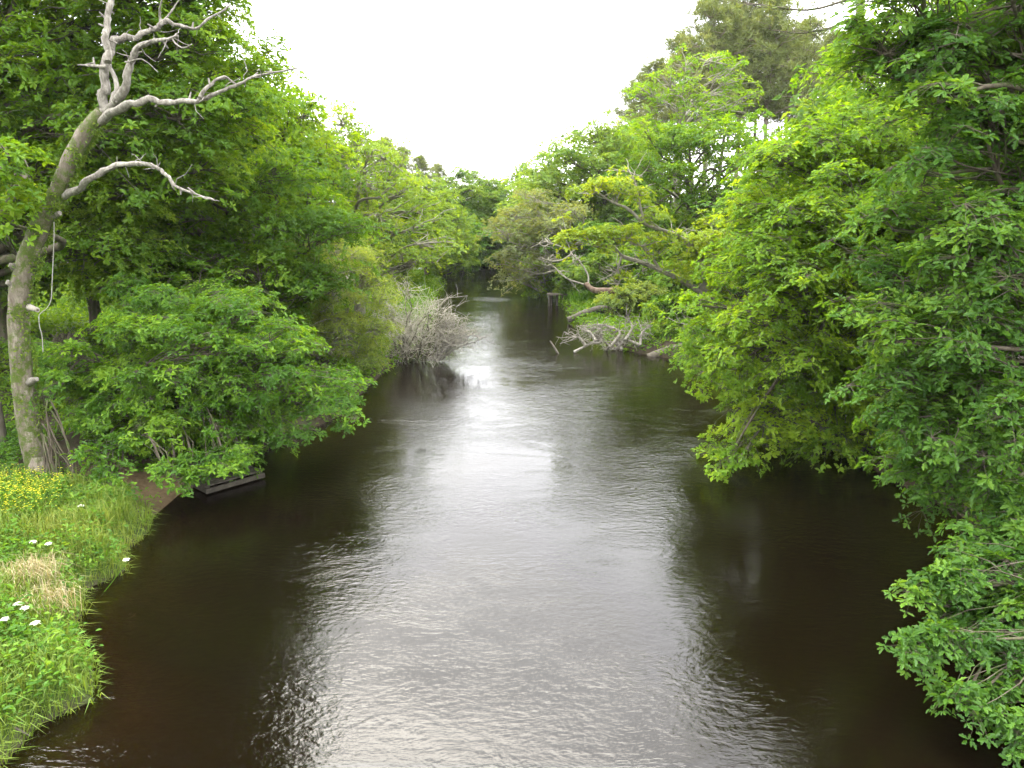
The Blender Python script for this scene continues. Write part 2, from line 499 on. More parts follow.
def ground():
    xs = np.concatenate((np.linspace(-320, -40, 29)[:-1], np.linspace(-40, -14, 66)[:-1], np.linspace(-14, 14, 281)[:-1], np.linspace(14, 40, 66)[:-1], np.linspace(40, 320, 29)))
    ys = np.concatenate((np.linspace(-60, 4, 33)[:-1], np.linspace(4, 34, 251)[:-1], np.linspace(34, 100, 166)[:-1], np.linspace(100, 420, 33)))
    X, Y = np.meshgrid(xs, ys)
    Z = height(X, Y)
    V = np.stack((X, Y, Z), -1).reshape(-1, 3)
    nx, ny = len(xs), len(ys)
    i = (np.arange(ny - 1) * nx)[:, None]; j = np.arange(nx - 1)[None]
    fc = np.stack((i + j, i + j + 1, i + nx + j + 1, i + nx + j), -1).reshape(-1, 4)
    mb = MB(); mb.add(V, fc, .5, True)
    m, nt, out = mat('bank soil')
    tc = N(nt, 'ShaderNodeNewGeometry')
    n1 = N(nt, 'ShaderNodeTexNoise', Scale=1.3, Detail=9.0, Roughness=.7)
    nt.links.new(tc.outputs['Position'], n1.inputs['Vector'])
    litter = ramp(nt, [(.3, (.014, .010, .006)), (.5, (.030, .022, .013)), (.7, (.022, .034, .009))])
    nt.links.new(n1.outputs['Fac'], litter.inputs[0])
    n2 = N(nt, 'ShaderNodeTexNoise', Scale=9.0, Detail=8.0, Roughness=.7)
    nt.links.new(tc.outputs['Position'], n2.inputs['Vector'])
    grass = ramp(nt, [(.3, (.025, .050, .008)), (.55, (.05, .09, .012)), (.75, (.075, .115, .018))])
    nt.links.new(n2.outputs['Fac'], grass.inputs[0])
    sand = ramp(nt, [(.3, (.10, .068, .036)), (.6, (.16, .112, .062)), (.8, (.20, .148, .085))])
    nt.links.new(n2.outputs['Fac'], sand.inputs[0])
    ga = N(nt, 'ShaderNodeAttribute', attribute_name='grassy')
    sa = N(nt, 'ShaderNodeAttribute', attribute_name='sandy')
    m1 = N(nt, 'ShaderNodeMix', data_type='RGBA')
    nt.links.new(ga.outputs['Fac'], m1.inputs[0]); nt.links.new(litter.outputs[0], m1.inputs[6]); nt.links.new(grass.outputs[0], m1.inputs[7])
    m2 = N(nt, 'ShaderNodeMix', data_type='RGBA')
    nt.links.new(sa.outputs['Fac'], m2.inputs[0]); nt.links.new(m1.outputs[2], m2.inputs[6]); nt.links.new(sand.outputs[0], m2.inputs[7])
    p = N(nt, 'ShaderNodeBsdfPrincipled', Roughness=.9)
    p.inputs['Specular IOR Level'].default_value = .15
    nt.links.new(m2.outputs[2], p.inputs['Base Color'])
    b = N(nt, 'ShaderNodeBump', Strength=.8, Distance=.05)
    nt.links.new(n2.outputs['Fac'], b.inputs['Height']); nt.links.new(b.outputs[0], p.inputs['Normal'])
    nt.links.new(p.outputs[0], out.inputs[0])
    o = mb.build('ground', m)
    d = signed(X, Y)
    near = np.clip((13.9 - Y) / .8, 0, 1) * (X < 0) * np.clip(d / .2, 0, 1)
    clear = np.exp(-(((X + 18) / 6) ** 2 + ((Y - 34) / 5) ** 2))
    far = np.clip(d / .5, 0, 1) * np.clip((3 - d) / 2, 0, 1) * (Y > 34) * .6
    g = np.maximum.reduce([near, clear * (d > 0), far]).clip(0, 1)
    s = np.maximum(sandm(X, Y), np.clip(-d / .3 - .3, 0, 1) * .7).clip(0, 1)
    for nm, v in (('grassy', g), ('sandy', s)):
        a = o.data.attributes.new(nm, 'FLOAT', 'POINT')
        a.data.foreach_set('value', v.astype(np.float32).ravel())
    tag(o, kind='structure')


ground()


def river():
    me = bpy.data.meshes.new('river')
    x0, x1, y0, y1 = -60, 14, -40, 100
    me.from_pydata([(x0, y0, 0), (x1, y0, 0), (x1, y1, 0), (x0, y1, 0)], [], [(0, 1, 2, 3)])
    m, nt, out = mat('peaty river water')
    g = N(nt, 'ShaderNodeNewGeometry')
    mp = N(nt, 'ShaderNodeMapping'); mp.inputs['Scale'].default_value = (.62, 1.0, 1)
    nt.links.new(g.outputs['Position'], mp.inputs[0])
    # slow swirls bend the ripples; calm and ruffled patches alternate
    sw = N(nt, 'ShaderNodeTexNoise', Scale=.55, Detail=2.0, Roughness=.5, Distortion=1.2)
    nt.links.new(mp.outputs[0], sw.inputs['Vector'])
    wa = N(nt, 'ShaderNodeVectorMath', operation='MULTIPLY_ADD')
    wa.inputs[1].default_value = (.65, .65, 0)
    nt.links.new(sw.outputs['Color'], wa.inputs[0]); nt.links.new(mp.outputs[0], wa.inputs[2])
    fine = N(nt, 'ShaderNodeTexNoise', Scale=9.5, Detail=3.0, Roughness=.6)
    nt.links.new(wa.outputs[0], fine.inputs['Vector'])
    big = N(nt, 'ShaderNodeTexNoise', Scale=1.1, Detail=2.0, Roughness=.5)
    nt.links.new(wa.outputs[0], big.inputs['Vector'])
    pat = N(nt, 'ShaderNodeTexNoise', Scale=.32, Detail=3.0, Roughness=.6)
    nt.links.new(mp.outputs[0], pat.inputs['Vector'])
    pr = N(nt, 'ShaderNodeMapRange'); pr.inputs[1].default_value = .35; pr.inputs[2].default_value = .68
    pr.inputs[3].default_value = .22; pr.inputs[4].default_value = 1.45
    nt.links.new(pat.outputs['Fac'], pr.inputs[0])
    mu = N(nt, 'ShaderNodeMath', operation='MULTIPLY')
    nt.links.new(fine.outputs['Fac'], mu.inputs[0]); nt.links.new(pr.outputs[0], mu.inputs[1])
    ad = N(nt, 'ShaderNodeMath', operation='MULTIPLY_ADD'); ad.inputs[1].default_value = .5
    nt.links.new(big.outputs['Fac'], ad.inputs[0]); nt.links.new(mu.outputs[0], ad.inputs[2])
    b = N(nt, 'ShaderNodeBump', Strength=1.0, Distance=.0125)
    nt.links.new(ad.outputs[0], b.inputs['Height'])
    fr = N(nt, 'ShaderNodeFresnel', IOR=1.333)
    nt.links.new(b.outputs[0], fr.inputs['Normal'])
    gl = N(nt, 'ShaderNodeBsdfGlossy', Roughness=.03)
    gl.inputs[0].default_value = (1, 1, 1, 1)
    nt.links.new(b.outputs[0], gl.inputs['Normal'])
    tr = N(nt, 'ShaderNodeBsdfTransparent')
    tr.inputs[0].default_value = (.33, .235, .13, 1)
    peat = N(nt, 'ShaderNodeBsdfDiffuse'); peat.inputs[0].default_value = (.0085, .0055, .0026, 1)
    body = N(nt, 'ShaderNodeMixShader'); body.inputs[0].default_value = .28
    nt.links.new(tr.outputs[0], body.inputs[1]); nt.links.new(peat.outputs[0], body.inputs[2])
    mx = N(nt, 'ShaderNodeMixShader')
    nt.links.new(fr.outputs[0], mx.inputs[0]); nt.links.new(body.outputs[0], mx.inputs[1]); nt.links.new(gl.outputs[0], mx.inputs[2])
    nt.links.new(mx.outputs[0], out.inputs[0])
    va = N(nt, 'ShaderNodeVolumeAbsorption', Density=2.2)
    va.inputs[0].default_value = (.58, .44, .20, 1)
    nt.links.new(va.outputs[0], out.inputs['Volume'])
    me.materials.append(m)
    o = bpy.data.objects.new('river', me); COL.objects.link(o)
    tag(o, kind='structure')


river()

# ------------------------------------------------------------------ left bank trees
def hero(name, label, cat, trunk_at, poly, Y0, Y1, r, n, leafm, barkm, seed, h=None, tr=.28, back=4.5, nback=.5, lean=(0, 0), group=None, extra=(), mirror=0.0, **kw):
    rng = np.random.default_rng(seed + 1000)
    bo = make_boughs(poly, Y0, Y1, r, n, rng)
    rad = [r] * len(bo)
    for e in extra:                                    # (px, py, Y, r in metres)
        bo.append(at(e[0], e[1], e[2])); rad.append(e[3])
    x, y = trunk_at
    z = gz(x, y)
    ref = np.array(bo)
    k = int(len(bo) * nback)                           # the far side of the crown
    ctr = np.array((x, y, ref[:, 2].mean()))
    for c in ref[rng.permutation(len(ref))[:k]]:
        q = c.copy()
        q[1] = c[1] + back * rng.uniform(.5, 1.1)
        q[0] = c[0] * q[1] / c[1] + np.sign(x) * rng.uniform(.1, 1.0) * back * .5
        if q[2] > gz(q[0], q[1]) + 1.0:
            bo.append(q); rad.append(r * 1.05)
    for c in ref[rng.permutation(len(ref))[:int(len(ref) * mirror)]]:      # the half of the crown turned away from the river
        q = np.array((2 * x - c[0], 2 * y - c[1], c[2] + .3))
        if q[2] > gz(q[0], q[1]) + .4:
            bo.append(q); rad.append(r * 1.15)
    top = h or max(b[2] for b in bo) * .92
    tp = []
    for t in np.linspace(0, 1, 6):
        tp.append((x + lean[0] * t + rng.normal() * .12 * (t > 0), y + lean[1] * t + rng.normal() * .12 * (t > 0), z - .25 + (top - z) * t))
    trd = [tr * 1.35, tr, tr * .85, tr * .65, tr * .42, tr * .15]
    return tree(name, label, cat, (x, y, z), tp, trd, bo, rad, leafm, barkm, seed, group=group, **kw)


hero('oak_tree', 'tall green oak behind the bleached dead tree, filling the upper left corner', 'tree', (-15.6, 22.0),
     [(-120, -300), (150, -300), (205, -200), (215, -110), (228, 0), (258, 55), (258, 95), (225, 130), (205, 180), (150, 215), (110, 258), (60, 240), (30, 205), (0, 190), (-90, 200)],
     18.5, 22.5, 1.15, 92, 'oak', 'bark', 1, mirror=.3, tr=.36, size=.108, per=6, ros=15, pad=.55, dens=1.15, tbase=.5,
     extra=[(8, 150, 14.2, .5), (12, 195, 14.4, .5), (-6, 175, 14.3, .6), (5, 215, 14.6, .4)], tpl=OVAL)
hero('oak_tree', 'dark dense rounded oak standing behind the broad leafy bush on the left bank', 'tree', (-8.6, 25.5),
     [(105, 150), (205, 140), (285, 150), (322, 190), (335, 250), (325, 300), (300, 345), (240, 300), (170, 290), (110, 285), (85, 240)],
     22.0, 25.5, 1.05, 40, 'oak', 'bark', 2, tr=.3, size=.108, per=6, ros=13, pad=.52, dens=1.15, tbase=.5)
hero('ash_tree', 'fresh green round topped tree against the sky, left of the pale loose tree', 'tree', (-9.2, 31),
     [(215, 75), (262, 90), (300, 97), (322, 118), (340, 150), (345, 230), (320, 240), (280, 200), (230, 160)],
     28, 31.5, 1.1, 26, 'oak', 'bark', 3, tr=.28, size=.15, per=5, ros=9, pad=.6, tbase=.55)
hero('alder_tree', 'pale loose tree with bare twigs at its top and light branches, left bank', 'tree', (-7.2, 37),
     [(332, 120), (350, 112), (372, 140), (398, 165), (422, 195), (443, 240), (440, 268), (400, 285), (365, 275), (338, 250), (333, 170)],
     33.5, 37.5, 1.0, 34, 'alder', 'bark_pale', 4, tr=.22, size=.14, per=4, ros=8, pad=.6, dens=.75, tw_r=.02)
hero('willow_bush', 'pale yellow green willow bush hanging over the water beside the grey dead shrub', 'bush', (-6.3, 27.6),
     [(300, 248), (345, 236), (380, 280), (383, 335), (372, 365), (340, 362), (315, 330)],
     25, 27.8, .62, 26, 'willow', 'bark_pale', 5, tr=.09, back=1.8, size=.11, per=5, ros=10, pad=.38, tpl=SLIM, up=.4, dens=1.1, tint_spread=.3)
hero('leafy_bush', 'broad bright green bush spreading over the wooden landing stage', 'bush', (-8.6, 18.6),
     [(52, 365), (100, 335), (140, 298), (190, 288), (250, 298), (295, 330), (325, 368), (335, 398), (318, 425), (290, 440), (240, 466), (180, 470), (130, 450), (78, 400)],
     15.3, 18.6, .52, 64, 'bush', 'bark', 6, lscale=.5, tr=.12, back=2.0, nback=.4, size=.086, per=6, ros=13, pad=.33, tpl=LOBED, rose_tw=True, dens=1.1, flat=.5, tw_r=.008,
     extra=[(228, 464, 15.1, .24), (200, 474, 14.8, .2), (178, 474, 14.7, .2), (190, 462, 15.0, .3), (215, 455, 15.2, .3), (165, 468, 14.8, .25), (240, 450, 15.4, .3), (100, 465, 14.6, .28), (85, 450, 14.8, .3), (118, 440, 15.2, .35), (110, 485, 14.3, .2), (60, 380, 15.6, .4), (70, 350, 16.0, .35)], tint_spread=.26)

# ------------------------------------------------------------------ right bank trees
hero('oak_tree', 'bright fresh green oak overhanging the river at the middle of the right bank', 'tree', (9.0, 20.5),
     [(800, 140), (850, 128), (900, 130), (930, 200), (920, 330), (885, 420), (850, 470), (790, 440), (730, 455), (752, 430), (745, 395), (705, 365), (700, 322), (732, 290), (745, 220), (775, 160)],
     16.2, 20.5, .85, 66, 'oak_bright', 'bark', 11, lscale=.6, tr=.3, size=.092, per=6, ros=13, pad=.42, tpl=OVAL, rose_tw=True, dens=1.15, tw_r=.009,
     extra=[(722, 462, 16.4, .22), (735, 460, 16.4, .3), (690, 300, 19, .5), (700, 350, 18.5, .45)], back=5)
hero('oak_tree', 'large deep green oak nearest the bridge on the right, its boughs low over the water', 'tree', (11.2, 13.0),
     [(850, -90), (1120, -90), (1120, 560), (1000, 500), (970, 495), (920, 495), (900, 460), (910, 400), (870, 330), (885, 230), (930, 150), (880, 60)],
     10.2, 13.6, .60, 90, 'oak_dark', 'bark', 12, mirror=.55, lscale=.55, tr=.36, size=.086, per=6, ros=14, pad=.36, tpl=LOBED, rose_tw=True, dens=1.0, tw_r=.01, back=3,
     extra=[(960, 350, 10.4, .5), (1000, 230, 10.6, .55), (1010, 330, 10.3, .5), (950, 250, 10.8, .5), (1000, 130, 11, .55), (940, 420, 10.8, .45), (990, 450, 10.2, .45), (1000, 480, 10.0, .4), (950, 475, 10.8, .4), (1015, 405, 9.4, .28), (1030, 395, 9.4, .35), (1040, 425, 9.3, .35), (925, 500, 12.6, .3), (915, 480, 12.8, .35)])
hero('young_oak', 'young oak with low sprays of leaves at the lower right, close to the bridge', 'tree', (9.4, 9.4),
     [(1030, 560), (1090, 540), (1110, 700), (1040, 690)],
     8.4, 9.6, .3, 10, 'oak_dark', 'bark', 13, mirror=.5, tr=.1, size=.084, lscale=.4, per=6, ros=11, pad=.24, tpl=LOBED, rose_tw=True, dens=1.0, tw_r=.006, back=1.0, nback=.3, h=2.4,
     extra=[(918, 592, 8.9, .2), (942, 582, 8.9, .22), (962, 572, 9.0, .26), (995, 560, 9.1, .28), (1030, 560, 9.2, .3), (915, 640, 8.3, .2), (938, 632, 8.3, .22), (955, 640, 8.4, .26),
            (985, 628, 8.5, .26), (1015, 615, 8.6, .3), (922, 655, 8.2, .16), (958, 700, 7.7, .16), (965, 702, 7.7, .2), (985, 692, 7.9, .2), (1015, 675, 8.0, .26), (1000, 650, 8.2, .22),
            (1000, 520, 9.8, .3), (1025, 500, 9.9, .32), (980, 540, 9.6, .24), (1030, 530, 9.6, .3), (1020, 585, 9.0, .28), (1005, 600, 8.9, .22), (1030, 640, 8.5, .26), (1030, 740, 7.3, .2), (1020, 725, 7.35, .14), (1010, 545, 9.6, .3), (970, 560, 9.4, .24)], tbase=.38)
hero('maple_tree', 'yellowish green tree at the top right with white sky showing through its crown', 'tree', (11.5, 23),
     [(842, 15), (880, -50), (1000, -90), (1100, -60), (1090, 130), (930, 140), (858, 110), (838, 70)],
     19.5, 23, .95, 34, 'oak_bright', 'bark', 14, tr=.26, size=.14, per=5, ros=8, pad=.55, dens=.8, tbase=.5)
hero('oak_tree', 'broad mid green tree behind the leaning pale limbed oak, below the tall pines', 'tree', (9.5, 44),
     [(630, 122), (700, 122), (790, 158), (790, 235), (745, 300), (700, 325), (650, 290), (630, 220)],
     39, 43, 1.2, 48, 'oak', 'bark', 15, tr=.3, size=.18, per=5, ros=9, pad=.7, tbase=.5)
hero('oak_tree', 'thin crowned bright oak with pale bare branches standing in front of the tall pines', 'tree', (9.6, 47.5),
     [(630, 90), (665, 62), (700, 55), (742, 65), (750, 98), (715, 128), (690, 160), (645, 155)],
     45.5, 48.5, .8, 30, 'oak_bright', 'bark_pale', 16, tr=.2, size=.15, per=4, ros=7, pad=.42, dens=.42, nback=.2, tw_r=.022, tbase=.3)
hero('oak_tree', 'rounded green tree on the right bank whose outline slopes down to the gap of sky', 'tree', (6.5, 56),
     [(525, 180), (548, 148), (600, 130), (640, 135), (650, 185), (640, 240), (590, 250), (530, 250), (510, 215)],
     52, 57, 1.3, 44, 'far', 'bark', 17, tr=.3, size=.21, per=5, ros=9, pad=.8, tbase=.6)
hero('budding_tree', 'greyish brown thinly leafed tree leaning over the far right bend of the river', 'tree', (4.4, 49),
     [(500, 215), (522, 195), (558, 195), (572, 230), (555, 275), (520, 285), (500, 265)],
     46.5, 49.5, .95, 20, 'grey_bud', 'bark_pale', 18, tr=.16, size=.15, per=4, ros=8, pad=.6, dens=1.0, tw_r=.014, back=2, tpl=DIAM)
# undergrowth on the right bank
for poly, lab, seed, lm, t in (
        ([(575, 255), (640, 250), (650, 285), (610, 288), (580, 280)], 'olive green shrub behind the reddish fallen trunk', 31, 'far', (4.6, 43.5)),
        ([(650, 262), (720, 262), (735, 320), (690, 335), (650, 315)], 'dark green shrub between the leaning oak and the water', 32, 'oak_dark', (7.4, 35.5)),
        ([(655, 300), (700, 300), (705, 345), (672, 342), (650, 325)], 'dark leafy shrub above the grey log at the foot of the right bank', 35, 'oak', (6.9, 33.6)),
        ([(560, 262), (600, 262), (612, 285), (585, 300), (560, 292)], 'dull green shrub behind the bleached forks of the fallen trunk', 37, 'far', (4.2, 46.0)),
        ([(600, 292), (650, 286), (672, 310), (640, 318), (606, 306)], 'grey green low shrub behind the bleached branches in the water', 33, 'willow', (4.9, 38.5)),
        ([(520, 268), (552, 268), (552, 292), (528, 295)], 'bright green low bush at the waterline beside the old staging posts', 34, 'oak_bright', (3.6, 50.5))):
    Yc = t[1]
    hero('shrub', lab, 'bush', t, poly, Yc - 1.8, Yc, .5, 16, lm, 'bark', seed, tr=.06, back=1.2, size=.14, per=5, ros=8, pad=.4, dens=1.0, h=gz(*t) + 1.2)

# leaning oak with pale limbs and yellow green pads
def leaning_oak():
    rng = np.random.default_rng(77)
    b = np.array((8.6, 33.2, gz(8.6, 33.2)))
    root = empty('leaning_oak', b, 'leaning oak with pale crooked limbs and yellow green leaf pads, right bank', 'tree')
    m = ppm(33)
    w = MB()
    tube(w, [b - (0, 0, .3), b + (-.3, 0, .6), at(712, 300, 33.1), at(700, 285, 33)], [.28, .21, .16, .12], rng=rng, rough=.08, sides=10)
    paths = [([(712, 300), (690, 285), (660, 270), (640, 262), (622, 256), (612, 246), (600, 247), (585, 244)], 33.0, 30.6, 4.2),
             ([(708, 295), (700, 262), (684, 240), (665, 231), (645, 224), (628, 209), (612, 202), (594, 190)], 33.0, 31.5, 4.0),
             ([(622, 256), (618, 268), (620, 280), (617, 286)], 31.2, 31.0, 1.6),
             ([(645, 224), (640, 205), (636, 185), (630, 172)], 32.2, 33.0, 1.8),
             ([(660, 270), (650, 255), (640, 246), (628, 240)], 32.3, 31.6, 2.0),
             ([(704, 280), (712, 262), (716, 245), (712, 225)], 33.0, 33.6, 2.6)]
    tips = []
    for pts, Ya, Yb, r in paths:
        mb = MB()
        Ys = np.linspace(Ya, Yb, len(pts))
        P = [at(x, y, q) for (x, y), q in zip(pts, Ys)]
        tube(mb, P, np.linspace(r, max(.9, r * .3), len(P)) * m * .68, rng=rng, rough=.1, sides=7)
        Cs, _ = catmull(P, [1] * len(P), 6)
        tips.append(Cs)
        k = 26
        s = Cs[rng.integers(len(Cs) // 4, len(Cs), k)]
        e = s + rng.normal(size=(k, 3)) * np.array((.5, .4, .25)) + np.array((-.25, 0, .35))
        twigs(mb, s, e, .022, .008, segs=4, sides=4, rng=rng, jit=.12)
        mb.build('limb', M['bark_pale'], root, b)
    l, tw = MB(), w
    pads = [(600, 186, 31.6, .75), (622, 184, 31.8, .7), (578, 190, 31.4, .5), (640, 192, 32.2, .6), (572, 236, 30.6, .6), (590, 236, 30.7, .7), (612, 234, 31, .7), (632, 232, 31.2, .55),
            (655, 214, 32.2, .6), (650, 236, 31.8, .5), (672, 236, 32.4, .6), (690, 240, 32.6, .7), (702, 256, 32.8, .75), (682, 258, 32.3, .6), (712, 240, 33.2, .75), (700, 275, 32.6, .7),
            (672, 268, 32, .45), (716, 285, 33, .7), (605, 248, 30.8, .3), (624, 276, 31.2, .22), (660, 250, 31.9, .4), (720, 265, 33.6, .8), (715, 222, 33.8, .6)]
    bo = [at(a, c, d) for a, c, d, _ in pads]
    allc = np.concatenate(tips); near = np.array([allc[np.argmin(np.linalg.norm(allc - c, axis=1))] for c in bo])
    twigs(tw, near, np.array(bo) - (0, 0, .15), .03, .014, segs=5, sides=5, rng=rng, jit=.08)
    foliage(l, tw, bo, [p[3] for p in pads], rng, tpl=DIAM, size=.14, per=5, ros=9, pad=.42, flat=.5, dens=.85, tw_r=.014, tbase=.42, tint_spread=.22)
    l.build('crown', M['oak_yellow'], root, b)
    tw.build('trunk', M['bark_pale'], root, b)


leaning_oak()

# ------------------------------------------------------------------ pines
def pine_mesh(seed, H, crown_from, spread, nb, detail):
    rng = np.random.default_rng(seed)
    w, l = MB(), MB()
    tp = [np.array((rng.normal() * .25 * t, rng.normal() * .25 * t, -.3 + (H + .2) * t)) for t in np.linspace(0, 1, 7)]
    tr = np.array([.26, .21, .19, .165, .13, .09, .03]) * H / 20
    tube(w, tp, tr, sides=8, per=6, rng=rng, rough=.05)
    TPn, _ = catmull(tp, tr, 8)
    for i in range(nb):
        f = i / (nb - 1)
        z = H * (crown_from + (1 - crown_from) * f)
        k = int(np.argmin(np.abs(TPn[:, 2] - z)))
        a = TPn[k]
        az = i * 2.4 + rng.normal() * .4
        L = spread * (1 - .72 * f ** 1.6) * rng.uniform(.6, 1.1)
        b = a + np.array((math.cos(az) * L, math.sin(az) * L, L * rng.uniform(.15, .45)))
        Pp = twigs(w, a[None], b[None], .06, .02, sag=.04, segs=5, sides=5, rng=rng, jit=.05)[0]
        ns = int(detail)
        src = Pp[rng.integers(2, 6, ns)]
        e = src + rng.normal(size=(ns, 3)) * np.array((.55, .55, .3)) * (.5 + L * .25) + np.array((0, 0, .25))
        twigs(w, src, e, .022, .01, segs=3, sides=3, rng=rng, jit=.08)
        nt_ = 5
        tc = (e[:, None] + rng.normal(size=(ns, nt_, 3)) * np.array((.28, .28, .16))).reshape(-1, 3)
        q = 11
        dd = nrm(rng.normal(size=(len(tc), q, 3)) + np.array((0, 0, .75)) + (tc - a)[:, None] * .12)
        nn = nrm(rng.normal(size=(len(tc), q, 3)))
        tint = (.45 + .22 * rng.normal() + .15 * rng.normal(size=(len(tc), 1)) + .12 * rng.normal(size=(len(tc), q))).clip(0, 1)
        leaves(l, np.repeat(tc, q, 0), dd.reshape(-1, 3), nn.reshape(-1, 3), rng.uniform(.26, .48, len(tc) * q), NEEDLE, tint.ravel())
    return w, l


def copy_tree(src, loc, rz, s, label=None, group=None, sz=None):
    r = src.copy(); COL.objects.link(r)
    r.location = loc; r.rotation_euler = (0, 0, rz); r.scale = (s, s, sz or s)
    if label: r['label'] = label
    if group: r['group'] = group
    for ch in list(src.children):
        c = ch.copy(); COL.objects.link(c); c.parent = r
    return r


PINES = 'tall pines standing together behind the right bank'
protoP = []
for i in range(3):
    root = empty('pine_tree', (0, 0, 0), 'tall pine in the dense stand behind the right bank, crown high over bare trunk', 'tree', PINES)
    w, l = pine_mesh(200 + i, 20, .55, 4.1, 36, 14)
    w.build('trunk', M['bark_pine'], root); l.build('crown', M['pine'], root)
    protoP.append(root)
spots = [(705, 64, 20.2), (738, 66, 21.2), (766, 63, 20.0), (798, 66, 18.8), (680, 68, 18.2), (722, 72, 19.5), (752, 74, 20.5), (822, 70, 18.8), (785, 73, 19.5)]
used = [False] * 3
for i, (px, Y, h) in enumerate(spots):
    p = at(px, 150, Y); z = gz(p[0], Y)
    s = (h - z) / 20
    src = protoP[i % 3]
    if not used[i % 3]:
        used[i % 3] = True
        src.location = (p[0], Y, z); src.scale = (s * .95, s * .95, s); src.rotation_euler[2] = i * 1.3
    else:
        copy_tree(src, (p[0], Y, z), i * 1.3, s * .95, sz=s)
far_p = [(385, 82, 11.6, 'smaller pine above the pale loose tree, first where the left tree line steps down'),
         (402, 84, 10.8, 'second small pine down the sloping tree line left of the sky gap'),
         (420, 86, 10.1, 'third small pine down the sloping tree line left of the sky gap'),
         (437, 90, 9.5, 'lowest small pine at the foot of the sloping left tree line'),
         (640, 76, 16.4, 'slim pine at the very left edge of the tall pine stand'),
         (655, 72, 17.0, 'pine just inside the left edge of the tall pine stand')]
for i, (px, Y, h, lab) in enumerate(far_p):
    p = at(px, 150, Y); z = gz(p[0], Y)
    s = (h - z) / 20
    copy_tree(protoP[i % 3], (p[0], Y, z), i * 2.1, s * .95, lab, 'small pines along the far tree line', sz=s)

# tall pale trunk and dark pine branch at the top right
def top_pine():
    rng = np.random.default_rng(91)
    b = np.array((9.6, 24.5, gz(9.6, 24.5)))
    root = empty('pine_tree', b, 'pine with a pale trunk and dark drooping branch, top right corner', 'tree')
    w, l = MB(), MB()
    tube(w, [b - (0, 0, .3), at(866, 300, 24.6), at(858, 200, 24.6), at(856, 90, 24.6), at(860, 20, 24.6), at(864, -120, 24.6)], [.24, .19, .17, .15, .13, .08], rng=rng, rough=.05)
    w.build('trunk', M['bark_pale'], root, b)
    for pts in ([(861, 20), (845, 22), (830, 28), (815, 31), (800, 33), (772, 30)], [(861, -5), (840, 2), (820, 8), (800, 10), (770, 6), (742, 2)], [(861, 0), (890, -10), (930, -25)]):
        mb = MB()
        P = [at(x, y, 24.4 - .2 * i) for i, (x, y) in enumerate(pts)]
        tube(mb, P, np.linspace(.05, .012, len(P)), sides=6, rng=rng, rough=.08)
        C, _ = catmull(P, [1] * len(P), 6)
        s = C[rng.integers(6, len(C), 26)]
        e = s + rng.normal(size=s.shape) * np.array((.35, .3, .16)) + np.array((-.15, 0, -.02))
        twigs(mb, s, e, .012, .006, segs=3, sides=3, rng=rng, jit=.1)
        mb.build('branch', M['bark'], root, b)
        q = 22
        keep = e[rng.random(len(e)) < .55]
        dd = nrm(rng.normal(size=(len(keep), q, 3)) + np.array((-.3, 0, .2)))
        leaves(l, np.repeat(keep, q, 0), dd.reshape(-1, 3), nrm(rng.normal(size=(len(keep) * q, 3))), rng.uniform(.12, .24, len(keep) * q), NEEDLE, rng.uniform(.1, .7, len(keep) * q))
    l.build('needles', M['pine'], root, b)


top_pine()

# ------------------------------------------------------------------ wood behind: generic broadleaf trees, copied
def broad_mesh(seed, H, R, dens, size, tb):
    rng = np.random.default_rng(seed)
    w, l = MB(), MB()
    tp = [np.array((rng.normal() * .2 * t, rng.normal() * .2 * t, -.4 + (H * .85 + .4) * t)) for t in np.linspace(0, 1, 6)]
    tr = [.3, .24, .2, .15, .1, .03]
    tube(w, tp, tr, sides=8, per=6, rng=rng, rough=.06)
    bo = []
    for _ in range(900):
        u = nrm(rng.normal(size=3)); q = rng.random() ** .4
        c = np.array((u[0] * R * q, u[1] * R * q, H * .54 + u[2] * H * .42 * q))
        lowf = 1 - .35 * max(0, (c[2] / H - .55))
        c[:2] *= lowf
        if all(np.linalg.norm(c - o) > 1.35 for o in bo): bo.append(c)
        if len(bo) >= 46: break
    lim = limbs_to(w, tp, tr, bo, rng)
    foliage(l, w, bo, 1.15, rng, limbs=lim, dens=dens, tpl=DIAM, size=size, per=5, ros=8, pad=.75, tw_r=.02, tbase=tb)
    return w, l


